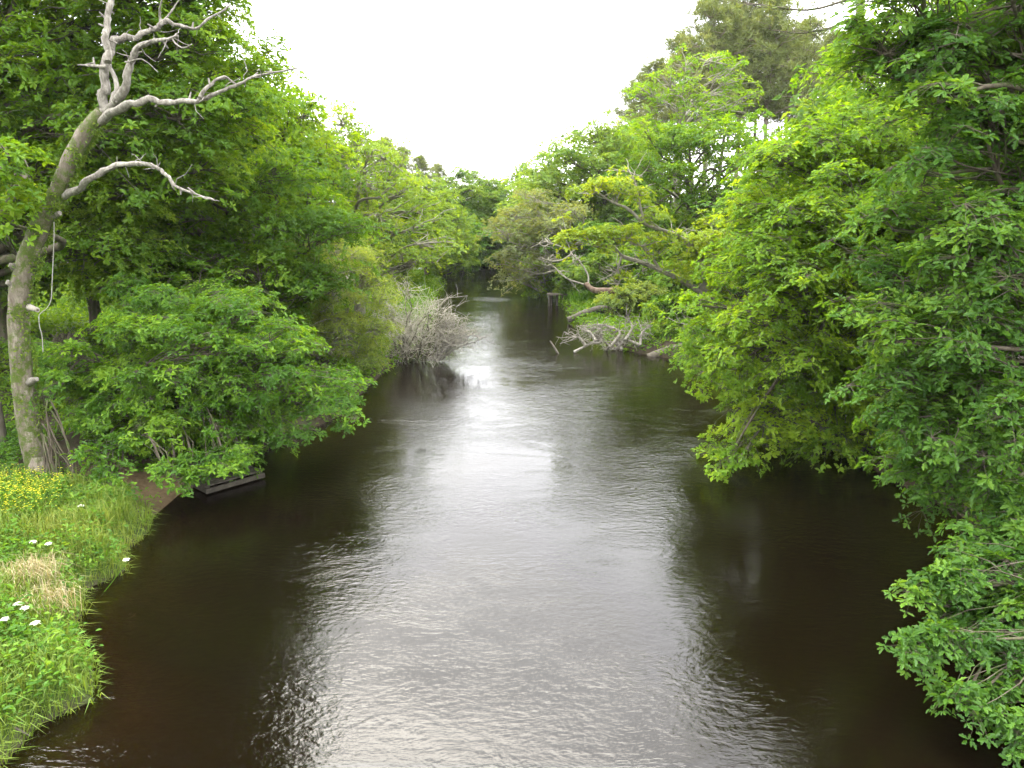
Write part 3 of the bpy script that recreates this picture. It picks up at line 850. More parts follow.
protoB = []
for i, (H, R, lm, tb, sz) in enumerate(((12, 4.0, 'far', .45, .23), (11, 3.6, 'far', .6, .23), (12.5, 3.8, 'oak_dark', .45, .22), (9.5, 3.4, 'alder', .4, .22))):
    root = empty('broadleaf_tree', (0, 0, 0), None, 'tree')
    w, l = broad_mesh(300 + i, H, R, .95, sz, tb)
    w.build('trunk', M['bark'], root); l.build('crown', M[lm], root)
    protoB.append((root, H))
usedB = [False] * 4
wood = [  # px, distance, top row, proto, label
    (455, 74, 170, 0, 'green tree at the head of the river reach, left of the lowest sky'),
    (478, 78, 168, 1, 'lighter green tree at the very end of the river reach, under the sky gap'),
    (500, 80, 172, 2, 'dark green tree at the right of the river head, under the lowest sky'),
    (522, 74, 168, 0, 'green tree behind the greyish budding tree at the far bend'),
    (440, 64, 196, 3, 'grey green loose tree at the far left bend of the river'),
    (462, 69, 215, 2, 'short dark tree at the waterline of the far left bend'),
    (490, 73, 225, 0, 'low round tree at the waterline straight ahead at the bend'),
    (425, 58, 178, 1, 'light green tree behind the pale loose tree, towards the far left bend'),
    (400, 52, 165, 3, 'loose pale tree just right of the tall left alder, farther off'),
    (360, 48, 128, 0, 'green tree showing behind the top of the pale loose tree'),
    (545, 66, 160, 1, 'light green tree half hidden behind the rounded tree on the right bank'),
    (610, 68, 122, 2, 'dark tree behind the rounded tree on the right, left of the pines'),
    (590, 48, 215, 2, 'shaded tree low behind the leaning pale limbed oak'),
    (660, 52, 150, 0, 'green tree directly below the left edge of the pine stand'),
    (740, 50, 178, 1, 'light green tree below the middle of the pine stand'),
    (800, 48, 185, 0, 'green tree below the right edge of the pine stand'),
    (790, 36, 170, 2, 'dark tree behind the bright overhanging oak'),
    (860, 32, 60, 0, 'green tree behind the pale pine trunk on the right'),
    (940, 28, 10, 1, 'light green tree filling the back of the upper right corner'),
    (1010, 22, -30, 2, 'dark tree at the right edge of the frame behind the nearest oak'),
    (300, 40, 110, 2, 'dark tree behind the fresh green rounded tree, left bank'),
    (240, 36, 75, 1, 'tree whose top fills the step beside the tall left oak'),
    (170, 32, 40, 0, 'tree seen through the tall left oak crown'),
    (60, 30, 20, 2, 'dark tree deep in the wood behind the bleached dead tree'),
    (-40, 27, 20, 0, 'tree at the left edge of the frame deep in the wood'),
    (450, 72, 238, 1, 'low bright round tree at the waterline of the far left bend'),
    (474, 84, 240, 3, 'low thicket tree straight ahead where the river turns out of sight'),
    (498, 82, 236, 0, 'dark low tree at the right side of the far waterline'),
    (514, 78, 232, 1, 'low green tree tucked behind the greyish budding tree'),
    (470, 104, 205, 2, 'dark tree beyond the river bend, straight ahead between lighter ones'),
    (492, 108, 200, 2, 'darker tree deepest beyond the bend at the end of the reach'),
    (448, 98, 190, 0, 'green tree beyond the bend on the left of the river head'),
    (130, 40, 60, 2, 'dark tree far back beyond the grassy clearing on the left'),
]
for i, (px, Y, row, k, lab) in enumerate(wood):
    p = at(px, row, Y); z = gz(p[0], Y)
    src, H = protoB[k]
    s = (p[2] - z) / H
    sx = min(1.25, max(.75, s))
    if not usedB[k]:
        usedB[k] = True
        src.location = (p[0], Y, z); src.rotation_euler[2] = i * 1.7; src.scale = (sx, sx, s); src['label'] = lab; src['group'] = 'trees of the wood behind the banks'
    else:
        copy_tree(src, (p[0], Y, z), i * 1.7, sx, lab, 'trees of the wood behind the banks', sz=s)

# ------------------------------------------------------------------ the bleached dead tree on the left bank
def dead_tree():
    rng = np.random.default_rng(5)
    Y = 15.2
    m = ppm(Y)
    bp = at(42, 478, 15.0)
    b = np.array((bp[0], bp[1], gz(bp[0], bp[1])))
    root = empty('dead_tree', b, 'bleached leaning dead tree with bare pale limbs and a mossy trunk, left bank', 'tree')
    w = MB()
    pts = [(44, 492, 20), (38, 462, 16.5), (30, 430, 14), (23, 385, 13), (19, 335, 12.5), (21, 290, 12.5), (32, 245, 11.5), (47, 212, 10.5), (58, 190, 9.5), (70, 160, 9.5), (86, 132, 9), (102, 112, 8)]
    P = [at(x, y, Y - .03 * i) for i, (x, y, r) in enumerate(pts)]
    tube(w, P, [p[2] * m * .77 for p in pts], sides=18, per=7, rng=rng, rough=.05)
    for k in range(6):                                  # root flare
        a = -2.6 + k * .8
        q = at(42, 470, 15.0)
        e = q + np.array((math.cos(a) * .6, math.sin(a) * .55, -.75))
        tube(w, [q + (0, 0, .25), q * .5 + e * .5 + (0, 0, .02), e], [.16, .12, .05], sides=7, per=4, rng=rng, rough=.12, cap=False)
    w.build('trunk', M['bark_mossy'], root, b)
    br = [([(101, 114), (104, 92), (108, 64), (112, 43), (122, 37), (140, 34), (157, 28), (166, 20), (178, 25), (195, 28), (210, 18), (231, 5)], 6.2, .9, 0, 1.0),
          ([(108, 62), (106, 42), (107, 20), (110, 0), (112, -30)], 4.6, 3.0, -.1, .3),
          ([(106, 112), (120, 92), (131, 65), (137, 46), (150, 41), (165, 40), (178, 36)], 5.6, 1.2, -.3, -1.0),
          ([(98, 122), (122, 106), (150, 101), (180, 103), (205, 97), (235, 85), (262, 75), (298, 68)], 5.2, .7, -.4, -1.2),
          ([(200, 98), (212, 83), (224, 77), (236, 84)], 2.4, 1.0, -.95, -.7),
          ([(64, 197), (85, 182), (105, 170), (125, 164), (150, 166), (163, 172), (175, 185), (195, 194), (214, 200)], 4.4, .9, -.3, -1.6),
          ([(107, 66), (92, 66), (78, 65)], 2.2, .8, 0, .3),
          ([(108, 60), (117, 85), (112, 106)], 2.6, 2.6, .1, -.1),
          ([(160, 26), (160, 12), (164, -8)], 2.0, .8, .7, .5),
          ([(164, 22), (172, 10), (182, -4)], 1.6, .6, .75, .9),
          ([(172, 37), (176, 44), (184, 48), (192, 44)], 1.2, .5, -.95, -1.1),
          ([(125, 62), (143, 60), (158, 72)], .9, .4, -.6, -.9)]
    for bpts, r0, r1, y0, y1 in br:
        mb = MB()
        ys = np.linspace(Y - .33 + y0, Y - .33 + y1, len(bpts))
        if y0 > -.5 and y0 <= .1 and bpts[0][1] > 100: ys[0] = Y - .27      # rooted inside the trunk
        Pp = [at(x, y, q) for (x, y), q in zip(bpts, ys)]
        tube(mb, Pp, np.linspace(1, (r1 / r0) ** .7, len(Pp)) ** 1.4 * r0 * .74 * m, sides=9, per=6, rng=rng, rough=.15, wob=.38)
        C, _ = catmull(Pp, [1] * len(Pp), 6)
        if r0 > 2 and len(bpts) > 4:
            n = 12
            s = C[rng.integers(len(C) // 3, len(C), n)]
            e = s + rng.normal(size=(n, 3)) * np.array((.2, .15, .15))
            twigs(mb, s, e, .011, .004, segs=4, sides=4, rng=rng, jit=.15)
        for _ in range(4 if r0 > 4 else 2 if r0 > 2 else 0):          # broken stubs
            k = rng.integers(4, len(C) - 3)
            dd = nrm(rng.normal(size=3) * (1, .5, 1))
            tube(mb, [C[k], C[k] + dd * rng.uniform(.07, .2)], [.022, .012], sides=6, per=2, rng=rng, rough=.2)
        mb.build('branch', M['bark_dead'], root, b)
    # sawn stub with a pale ring, and knots
    mb = MB()
    tube(mb, [at(29, 307, Y - .2), at(35, 309, Y - .30), at(37.6, 310, Y - .36)], [.062, .048, .044], sides=14, per=3, rng=rng, rough=.04)
    stub = mb.build('sawn_stub', M['cut'], root, b)
    mb = MB()
    tube(mb, [at(37.2, 309.9, Y - .35), at(37.9, 310.2, Y - .37)], [.022, .02], sides=10, per=1)
    mb.build('stub_heart', M['bark'], stub, b)
    for x, y in ((57, 216), (12, 268), (34, 382), (9, 240 + 45)):
        mb = MB()
        d = 1 if x > 30 else -1
        tube(mb, [at(x - 5 * d, y, Y - .15), at(x, y - 2, Y - .3), at(x + 3 * d, y - 3, Y - .34)], [.08, .055, .04], sides=9, per=3, rng=rng, rough=.1)
        mb.build('knot', M['bark_dead'], root, b)
    # moss tufts and small ivy on the trunk
    iv = MB()
    Cc, Rr = catmull(P, [p[2] * m for p in pts], 12)
    n = 5200
    i = (rng.beta(2.2, 1.7, n) * (len(Cc) - 2)).astype(int)
    lump = np.sin(i * .55) * .9
    a = rng.normal(size=n) * .95 + PI * 1.12 + lump * .5
    T = nrm(np.gradient(Cc, axis=0))
    N1 = nrm(np.cross(T, np.array((0, 1., 0)))); N2 = np.cross(T, N1)
    rd = np.cos(a)[:, None] * N1[i] + np.sin(a)[:, None] * N2[i]
    keep = (np.sin(i * .31 + a * 2.1) + np.sin(i * .17 - a * 3) > -.35)
    pos = Cc[i] + rd * (Rr[i] * rng.uniform(.96, 1.06, n))[:, None]
    ax = nrm(rng.normal(size=(n, 3)) * .7 + rd * .5 - UP * .3)
    leaves(iv, pos[keep], ax[keep], nrm(rd + rng.normal(size=(n, 3)) * .3)[keep], rng.uniform(.03, .075, n)[keep], OVAL, rng.uniform(.1, .9, n)[keep])
    iv.build('ivy', M['ivy'], root, b)
    # rope hanging from the trunk, slung round the stub
    rp = MB()
    Pp = [at(x, y, Y - .55) for x, y in ((54, 222), (54, 240), (53, 262), (52, 285), (51, 300), (47, 308), (42, 312), (39, 316), (39.5, 326), (42, 336), (43, 352))]
    tube(rp, Pp, [.008] * len(Pp), sides=6, per=5)
    o = rp.build('rope', M['rope'])
    tag(o, 'thin pale rope hanging beside the mossy trunk of the bleached dead tree', 'rope')
    rt = MB()                                            # thin roots and stems trailing at the foot
    n = 16
    s = np.array([at(rng.uniform(40, 52), rng.uniform(400, 450), 14.9) for _ in range(n)])
    e = s + np.stack((rng.uniform(-.05, .55, n), rng.uniform(-.35, .0, n), rng.uniform(-1.4, -.7, n)), -1)
    twigs(rt, s, e, .02, .01, segs=5, sides=5, rng=rng, jit=.06)
    rt.build('hanging_roots', M['bark'], root, b)


dead_tree()

# ------------------------------------------------------------------ dead grey shrub standing in the river
def bare_shrub(name, label, base, spreads, nst, seed, mname, hgt, r0=.05, gen=(5, 5), cat='dead shrub', lean=(0, 0)):
    rng = np.random.default_rng(seed)
    base = np.array(base, float)
    root = empty(name, base, label, cat)
    w, t = MB(), MB()
    tips = []
    for k in range(nst):
        a = rng.uniform(0, 2 * PI); q = rng.random() ** .5
        e = base + np.array((lean[0] + math.cos(a) * q * spreads[0], lean[1] + math.sin(a) * q * spreads[1], hgt * (1 - .55 * q * q) * rng.uniform(.65, 1.05)))
        s = base + np.array((rng.normal() * .18, rng.normal() * .15, -.3))
        Pp = twigs(w, s[None], e[None], r0 * rng.uniform(.5, 1), .012, sag=.12, segs=8, sides=5, rng=rng, jit=.10)[0]
        tips.append(Pp)
    P = np.concatenate([p[3:] for p in tips])
    d = nrm(P - base - np.array((0, 0, .2)))
    s1 = np.repeat(P, gen[0], 0)
    e1 = s1 + (np.repeat(d, gen[0], 0) * .35 + rng.normal(size=s1.shape) * .30) * (hgt * .45)
    Q = twigs(t, s1, e1, .011, .005, sag=.03, segs=4, sides=3, rng=rng, jit=.13)
    s2 = np.repeat(Q[:, 2:].reshape(-1, 3), 1, 0)
    s2 = np.repeat(s2, max(1, gen[1] // 3), 0)
    e2 = s2 + rng.normal(size=s2.shape) * hgt * .12 + np.array((0, 0, .02))
    twigs(t, s2, e2, .006, .003, segs=3, sides=3, rng=rng, jit=.13)
    w.build('stems', M['bark'] if mname == 'twig' else M[mname], root, base)
    t.build('twigs', M[mname], root, base)
    return root


bare_shrub('dead_shrub', 'grey leafless dead shrub standing in the water below the willow, left bank', (-3.95, 29.6, 0), (1.75, 1.0), 24, 41, 'twig', 2.7, r0=.06, gen=(3, 4), lean=(.35, 0))
bare_shrub('dead_shrub', 'thin bleached leafless branches trailing low over the river right of the grey dead shrub', (-3.0, 29.4, .35), (1.3, .5), 14, 42, 'bark_dead', 1.3, r0=.045, gen=(2, 4), lean=(.9, 0))

# ------------------------------------------------------------------ fallen wood on the right bank
def px_limb(mb, pts, Ys, r, rng, sides=8, rough=.1, twn=0, twr=.012, tws=.3):
    Y = np.linspace(Ys[0], Ys[1], len(pts))
    P = [at(x, y, q) for (x, y), q in zip(pts, Y)]
    tube(mb, P, np.linspace(r[0], r[1], len(P)), sides=sides, per=5, rng=rng, rough=rough)
    if twn:
        C, _ = catmull(P, [1] * len(P), 5)
        s = C[rng.integers(len(C) // 3, len(C), twn)]
        e = s + rng.normal(size=s.shape) * tws * np.array((1, .7, .8)) + np.array((-.1, 0, .06))
        Q = twigs(mb, s, e, twr, twr * .4, segs=5, sides=4, rng=rng, jit=.14)
        s2 = Q[:, 2:5].reshape(-1, 3)
        twigs(mb, s2, s2 + rng.normal(size=s2.shape) * tws * .45, twr * .5, twr * .25, segs=3, sides=3, rng=rng, jit=.12)


def fallen_wood():
    rng = np.random.default_rng(8)
    b = at(665, 300, 38.0); b[2] = gz(b[0], b[1])
    root = empty('fallen_tree', b, 'reddish fallen trunk lying out from the right bank with bleached forked limbs', 'fallen tree')
    mb = MB(); px_limb(mb, [(700, 318), (680, 308), (660, 298), (635, 292), (612, 291), (594, 290), (586, 284)], (37.5, 40), (.25, .13), rng)
    mb.build('trunk', M['bark_red'], root, b)
    for pts, r, tw in (([(588, 286), (588, 275), (580, 262), (572, 254), (568, 244), (560, 228)], (.05, .016), 10), ([(586, 285), (568, 279), (560, 272), (550, 264), (538, 258)], (.05, .016), 8),
                       ([(572, 254), (562, 260), (550, 261), (540, 257)], (.06, .02), 5), ([(570, 250), (556, 245), (545, 242), (530, 248)], (.045, .015), 5)):
        mb = MB(); px_limb(mb, pts, (40, 40.6), r, rng, sides=6, twn=tw, twr=.03, tws=.45)
        mb.build('limb', M['bark_pale'], root, b)
    for nm, lab, pts, Ys, r, m_ in (
            ('fallen_log', 'dark wet log arching from the right bank into the water', [(630, 316), (618, 311), (602, 309), (586, 313), (568, 320)], (39.5, 39), (.22, .15), 'wood'),
            ('fallen_log', 'grey log lying half in the water at the foot of the right bank', [(705, 340), (690, 345), (672, 350), (660, 354), (648, 358)], (30.5, 30.6), (.22, .17), 'log'),
            ('fallen_log', 'long thin mossy log lying along the waterline behind the grey log', [(700, 336), (680, 342), (650, 346), (625, 347), (606, 349)], (31.8, 32.6), (.12, .07), 'log')):
        mb = MB(); px_limb(mb, pts, Ys, r, rng, sides=10)
        base = at(*pts[len(pts) // 2], Ys[0])
        o = mb.build(nm, M[m_], None, base); o.location = base
        tag(o, lab, 'log')
    for lab, limbs in (
            ('bleached dead branch rising from the water, left of the tangle by the right bank',
             [[(574, 352), (586, 346), (596, 341), (600, 336)], [(596, 341), (590, 332), (581, 329)], [(592, 343), (600, 342), (601, 330), (597, 328)], [(586, 346), (580, 338), (574, 336)]]),
            ('pale tangled dead branches lying at the waterline of the right bank',
             [[(640, 345), (625, 340), (615, 350), (606, 342)], [(625, 340), (632, 328), (628, 318)], [(612, 345), (620, 332), (606, 326), (598, 324)], [(622, 350), (618, 342), (624, 352)], [(640, 345), (642, 333), (650, 325)], [(610, 346), (604, 354)]])):
        rt = at(*limbs[0][0], 31.4)
        root = empty('dead_branch', rt, lab, 'branch', 'bleached branches lying in the river')
        for L in limbs:
            mb = MB(); px_limb(mb, L, (31.2, 31.9), (.06, .024), rng, sides=6, twn=13, twr=.022, tws=.36)
            mb.build('bough', M['bark_dead'], root, rt)
    mb = MB(); px_limb(mb, [(562, 361), (556, 350), (550, 341)], (31, 31.4), (.05, .035), rng, sides=7)
    rt = at(556, 350, 31.2); o = mb.build('snag', M['log'], None, rt); o.location = rt
    tag(o, 'single grey snag sticking up from the water in midstream', 'branch')
    mb = MB(); px_limb(mb, [(712, 338), (700, 330), (688, 325), (676, 322)], (31.5, 31.2), (.05, .02), rng, sides=6, twn=12, twr=.02, tws=.3)
    rt = at(700, 330, 31.4); o = mb.build('dead_branch', M['bark_dead'], None, rt); o.location = rt
    tag(o, 'small white forked dead branch against the dark shrub on the right bank', 'branch')
    # the wooden staging posts at the far right bend
    b = gnd(557, 306)
    root = empty('staging_posts', b, 'old wooden staging of posts under a short plank at the far right waterline', 'landing stage')
    for dx, dy in ((-.45, 0), (-.3, .5), (.35, .05), (.5, .55), (0, .1)):
        mb = MB(); tube(mb, [b + (dx, dy, -.6), b + (dx, dy, .62)], [.075, .07], sides=8, per=3, rng=rng, rough=.06)
        mb.build('post', M['wood'], root, b)
    mb = MB(); box(mb, b + (.02, .25, .66), (1.2, .75, .07)); mb.build('plank', M['log'], root, b)


def box(mb, c, s, rz=0.0, tint=.5):
    c = np.asarray(c, float); h = np.array(s) / 2
    k = np.array([(x, y, z) for z in (-1, 1) for y in (-1, 1) for x in (-1, 1)], float) * h
    co, si = math.cos(rz), math.sin(rz)
    R = np.array(((co, -si, 0), (si, co, 0), (0, 0, 1)))
    mb.add(k @ R.T + c, [(0, 2, 3, 1), (4, 5, 7, 6), (0, 1, 5, 4), (2, 6, 7, 3), (0, 4, 6, 2), (1, 3, 7, 5)], tint)


fallen_wood()


# ------------------------------------------------------------------ landing stage under the leafy bush
def landing():
    rng = np.random.default_rng(12)
    zt = .20
    A = gnd(205, 486, zt); B = gnd(251, 465, zt); Cc = gnd(60, 418, zt)
    u = nrm(Cc - A); u[2] = 0; u = nrm(u)
    v = B - A; v = v - u * v.dot(u); wd = np.linalg.norm(v); v = v / wd
    L = np.linalg.norm(Cc - A)
    root = empty('landing_stage', (A[0], A[1], 0), 'weathered wooden landing stage under the broad bush beside the sandy beach', 'jetty')
    ang = math.atan2(v[1], v[0])
    nP = int(L / .17)
    for i in range(nP):
        mb = MB()
        c = A + u * (.17 * i + .085) + v * wd / 2 + np.array((0, 0, -.02 + rng.normal() * .004))
        box(mb, c, (wd + rng.uniform(-.07, .05), .144, .035), ang + rng.normal() * .018)
        mb.build('plank', M['wood'], root, (A[0], A[1], 0))
    for s in (.06, wd - .06):
        mb = MB(); box(mb, A + u * L / 2 + v * s + np.array((0, 0, -.11)), (L, .09, .13), math.atan2(u[1], u[0]))
        mb.build('beam', M['wood'], root, (A[0], A[1], 0))
    mb = MB(); box(mb, A - u * .03 + v * wd / 2 + np.array((0, 0, -.115)), (wd + .02, .04, .10), ang)
    mb.build('fascia', M['wood'], root, (A[0], A[1], 0))
    for f in (.18, .55, .95):
        for s in (.12, wd - .12):
            mb = MB(); q = A + u * (L * f + .1) + v * s
            tube(mb, [q + (0, 0, -.9), q + (0, 0, -.05)], [.07, .065], sides=8, per=2, rng=rng, rough=.05)
            mb.build('post', M['wood'], root, (A[0], A[1], 0))


landing()

# ------------------------------------------------------------------ near left bank: grass, herbs, flowers
def bank_plants():
    rng = np.random.default_rng(21)
    n = 90000
    x = rng.uniform(-13.5, -4.9, n); y = rng.uniform(6.3, 15.6, n)
    d = signed(x, y)
    fade = np.clip((15.2 - y) / 1.6, 0, 1)
    k = (d > -.04) & (rng.random(n) < fade) & (sandm(x, y) < .25)
    x, y, d = x[k], y[k], d[k]; z = height(x, y)
    n = len(x)
    h = rng.uniform(.14, .55, n) * (.75 + .5 * (wav(x * 1.1, y * 1.3) + .5)) * np.clip(d / .3, .5, 1)
    az = rng.uniform(0, 2 * PI, n); ln = rng.uniform(.15, .75, n)
    lip = (d < .24) & (rng.random(n) < .6)                                        # long blades hang over the water's edge
    az = np.where(lip, rng.normal(size=n) * 1.1 - .15, az); ln = np.where(lip, rng.uniform(.3, 1.15, n), ln); h = np.where(lip, rng.uniform(.12, .38, n), h)
    dr = np.stack((np.cos(az), np.sin(az), np.zeros(n)), -1)
    sd = np.stack((-np.sin(az), np.cos(az), np.zeros(n)), -1)
    p0 = np.stack((x, y, z - .02), -1)
    wd = rng.uniform(.004, .009, n)[:, None]
    p1 = p0 + UP * (h * .6)[:, None] + dr * (h * ln * .3)[:, None]
    p2 = p0 + UP * (h * (1 - .55 * ln))[:, None] + dr * (h * ln)[:, None]
    mb = MB()
    dryp = np.clip(wav(x * .9 + 3, y * 1.2) * 1.2 + .1, 0, 1)
    ti = (rng.uniform(.15, .7, n) + .35 * dryp).clip(0, 1)
    blades(mb, p0, p1, p2, sd * wd, ti)
    o = mb.build('grass', M['grass']); tag(o, 'long green grass covering the near left bank', 'grass', kind='stuff')
    # leafy herbs in lush clumps
    mb = MB()
    m = 2600
    x = rng.uniform(-13, -5.0, m); y = rng.uniform(6.3, 14.8, m)
    d = signed(x, y)
    k = (d > .10) & ((wav(x * 1.5, y * 1.1 + 2) > -.05) | (y < 10))
    x, y = x[k], y[k]; z = height(x, y); m = len(x)
    q = 16
    hh = rng.uniform(.15, .45, m)
    c = np.stack((x, y, z), -1)[:, None] + np.stack((rng.normal(size=(m, q)) * .10, rng.normal(size=(m, q)) * .10, rng.random((m, q)) ** .7 * hh[:, None]), -1)
    ax = nrm(rng.normal(size=(m, q, 3)) * np.array((1, 1, .35)) + UP * .25)
    nn = nrm(UP + rng.normal(size=(m, q, 3)) * .4)
    ti = (.45 + .2 * rng.normal(size=(m, 1)) + .15 * rng.normal(size=(m, q))).clip(0, 1)
    leaves(mb, c.reshape(-1, 3), ax.reshape(-1, 3), nn.reshape(-1, 3), rng.uniform(.05, .12, m * q), OVAL, ti.ravel())
    o = mb.build('herb_cover', M['herb']); tag(o, 'low bright green leafy herbs growing through the bank grass', 'plants', kind='stuff')
    # ivy and nettles on the shaded ground round the dead tree
    mb = MB()
    m = 2600
    x = rng.uniform(-14, -7.3, m); y = rng.uniform(13.2, 17.5, m)
    k = (signed(x, y) > .25) & (sandm(x, y) < .2) & ~((x > -10.4) & (y > 15.2))
    x, y = x[k], y[k]; z = height(x, y); m = len(x); q = 10
    c = np.stack((x, y, z), -1)[:, None] + np.stack((rng.normal(size=(m, q)) * .10, rng.normal(size=(m, q)) * .10, rng.random((m, q)) * .32), -1)
    ax = nrm(rng.normal(size=(m, q, 3)) * np.array((1, 1, .3)))
    leaves(mb, c.reshape(-1, 3), ax.reshape(-1, 3), nrm(UP + rng.normal(size=(m, q, 3)) * .45).reshape(-1, 3), rng.uniform(.05, .11, m * q), OVAL, rng.uniform(.1, .7, m * q))
    o = mb.build('ground_ivy', M['oak_dark']); tag(o, 'dark green ground ivy around the foot of the bleached dead tree', 'plants', kind='stuff')

    # yellow flowering plants
    Pl = 'yellow flowering plants on the near left bank'
    pts = [(8, 492), (22, 488), (36, 494), (14, 503), (30, 506), (46, 500), (4, 512), (22, 516), (40, 515), (-12, 500), (-25, 508), (52, 488)]
    for i, (px, py) in enumerate(pts):
        p = gnd(px, py + 8, .55)
        z = gz(p[0], p[1]); b = np.array((p[0], p[1], z))
        root = empty('flowering_plant', b, 'leafy plant topped with small yellow flowers in the patch below the dead tree', 'plant', Pl)
        s_, f_ = MB(), MB()
        n = 26
        st = np.repeat(b[None], n, 0) + rng.normal(size=(n, 3)) * (.05, .05, 0)
        e = st + np.stack((rng.normal(size=n) * .18, rng.normal(size=n) * .18, rng.uniform(.35, .62, n)), -1)
        twigs(s_, st, e, .005, .003, segs=3, sides=3, rng=rng, jit=.05)
        lp = np.concatenate([st + (e - st) * t for t in (.35, .55, .75, .9)]); lp = lp + rng.normal(size=lp.shape) * .02
        leaves(s_, lp, nrm(rng.normal(size=lp.shape) * (1, 1, .4)), nrm(UP + rng.normal(size=lp.shape) * .4), rng.uniform(.05, .1, len(lp)), OVAL, rng.uniform(.2, .8, len(lp)))
        fp = np.repeat(e[: n - 4], 4, 0) + rng.normal(size=((n - 4) * 4, 3)) * .03
        k5 = 4
        a = np.arange(k5) * 2 * PI / k5
        ax = np.stack((np.cos(a), np.sin(a), np.full(k5, .25)), -1)
        leaves(f_, np.repeat(fp, k5, 0), np.tile(ax, (len(fp), 1)), nrm(np.repeat(UP[None], len(fp) * k5, 0) + rng.normal(size=(len(fp) * k5, 3)) * .2), rng.uniform(.010, .018, len(fp) * k5), OVAL, rng.random(len(fp) * k5))
        s_.build('stems', M['herb'], root, b); tag(f_.build('blossom', M['petal_y'], root, b), kind='stuff')
    # white umbels
    um = [((81, 505), 'white flat topped flower head nearest the foot of the dead tree, beside the yellow plants'),
          ((33, 541), 'large white flower head in the tall grass below the yellow plants'),
          ((48, 543), 'smaller white flower head just right of the large one in the tall grass'),
          ((126, 559), 'white flower head on the tip of the grassy bank where it meets the water'),
          ((17, 603), 'left flower head of the white pair below the straw coloured grass'),
          ((25, 607), 'right flower head of the white pair below the straw coloured grass'),
          ((4, 618), 'white flower head at the left picture edge below the straw coloured grass'),
          ((35, 622), 'lone white flower head right of and below the white pair')]
    for (px, py), lab in um:
        hz = .75 if px < 120 else .5
        p = gnd(px, py, hz); q_ = gnd(px - (34 if px > 120 else 2), py + 4, .5); z = gz(q_[0], q_[1]); b = np.array((q_[0], q_[1], z))
        root = empty('cow_parsley', b, lab, 'flower', 'white umbel flowers on the near left bank')
        s_, f_ = MB(), MB()
        tube(s_, [b, (b + p) / 2 + rng.normal(size=3) * .02, p - (0, 0, .06)], [.008, .006, .005], sides=5, per=4)
        n = 14; a = np.arange(n) * 2.4; r = .040 * np.sqrt(np.arange(n) / n)
        tips = p + np.stack((np.cos(a) * r, np.sin(a) * r, -.06 * (r / .040) ** 2 * .3), -1)
        twigs(s_, np.repeat((p - (0, 0, .06))[None], n, 0), tips, .0025, .0015, segs=2, sides=3)
        fp = np.repeat(tips, 7, 0) + rng.normal(size=(n * 7, 3)) * (.011, .011, .003)
        k5 = 4; aa = np.arange(k5) * PI / 2
        ax = np.stack((np.cos(aa), np.sin(aa), np.full(k5, .1)), -1)
        leaves(f_, np.repeat(fp, k5, 0), np.tile(ax, (len(fp), 1)), np.repeat(UP[None], len(fp) * k5, 0), np.full(len(fp) * k5, .012), OVAL, rng.random(len(fp) * k5))
        s_.build('stem', M['herb'], root, b); f_.build('flower_head', M['petal_w'], root, b)
    # straw coloured dead grass tuft
    for (px, py), lab, n in (((30, 583), 'straw coloured tuft of dead grass bent over on the near left bank', 420), ((44, 600), 'smaller straw coloured dead grass tuft, nearer the water than the large bent one', 200)):
        p = gnd(px, py, .5); b = np.array((p[0], p[1], gz(p[0], p[1])))
        mb = MB()
        st = b + rng.normal(size=(n, 3)) * (.18, .16, 0)
        az = rng.normal(size=n) * 1.6 - .6
        e = st + np.stack((np.cos(az) * rng.uniform(.15, .5, n), np.sin(az) * rng.uniform(.1, .4, n), rng.uniform(.12, .42, n)), -1)
        md = (st + e) / 2 + UP * .22
        sd = nrm(np.cross(e - st, UP)) * .0035
        blades(mb, st - b, md - b, e - b, sd, rng.random(n))
        o = mb.build('dry_grass_tuft', M['straw']); o.location = b
        tag(o, lab, 'grass tuft', 'straw coloured grass tufts')
    # thin stick at the water's edge, lower left
    mb = MB(); P = [gnd(-6, 722, .25), gnd(14, 728, .14), gnd(30, 736, .03)]
    tube(mb, P, [.02, .017, .01], sides=6, per=5, rng=rng, rough=.1)
    o = mb.build('stick', M['log'], None, P[1]); o.location = P[1]
    tag(o, 'thin grey stick poking out of the near left bank over the water', 'stick')


bank_plants()

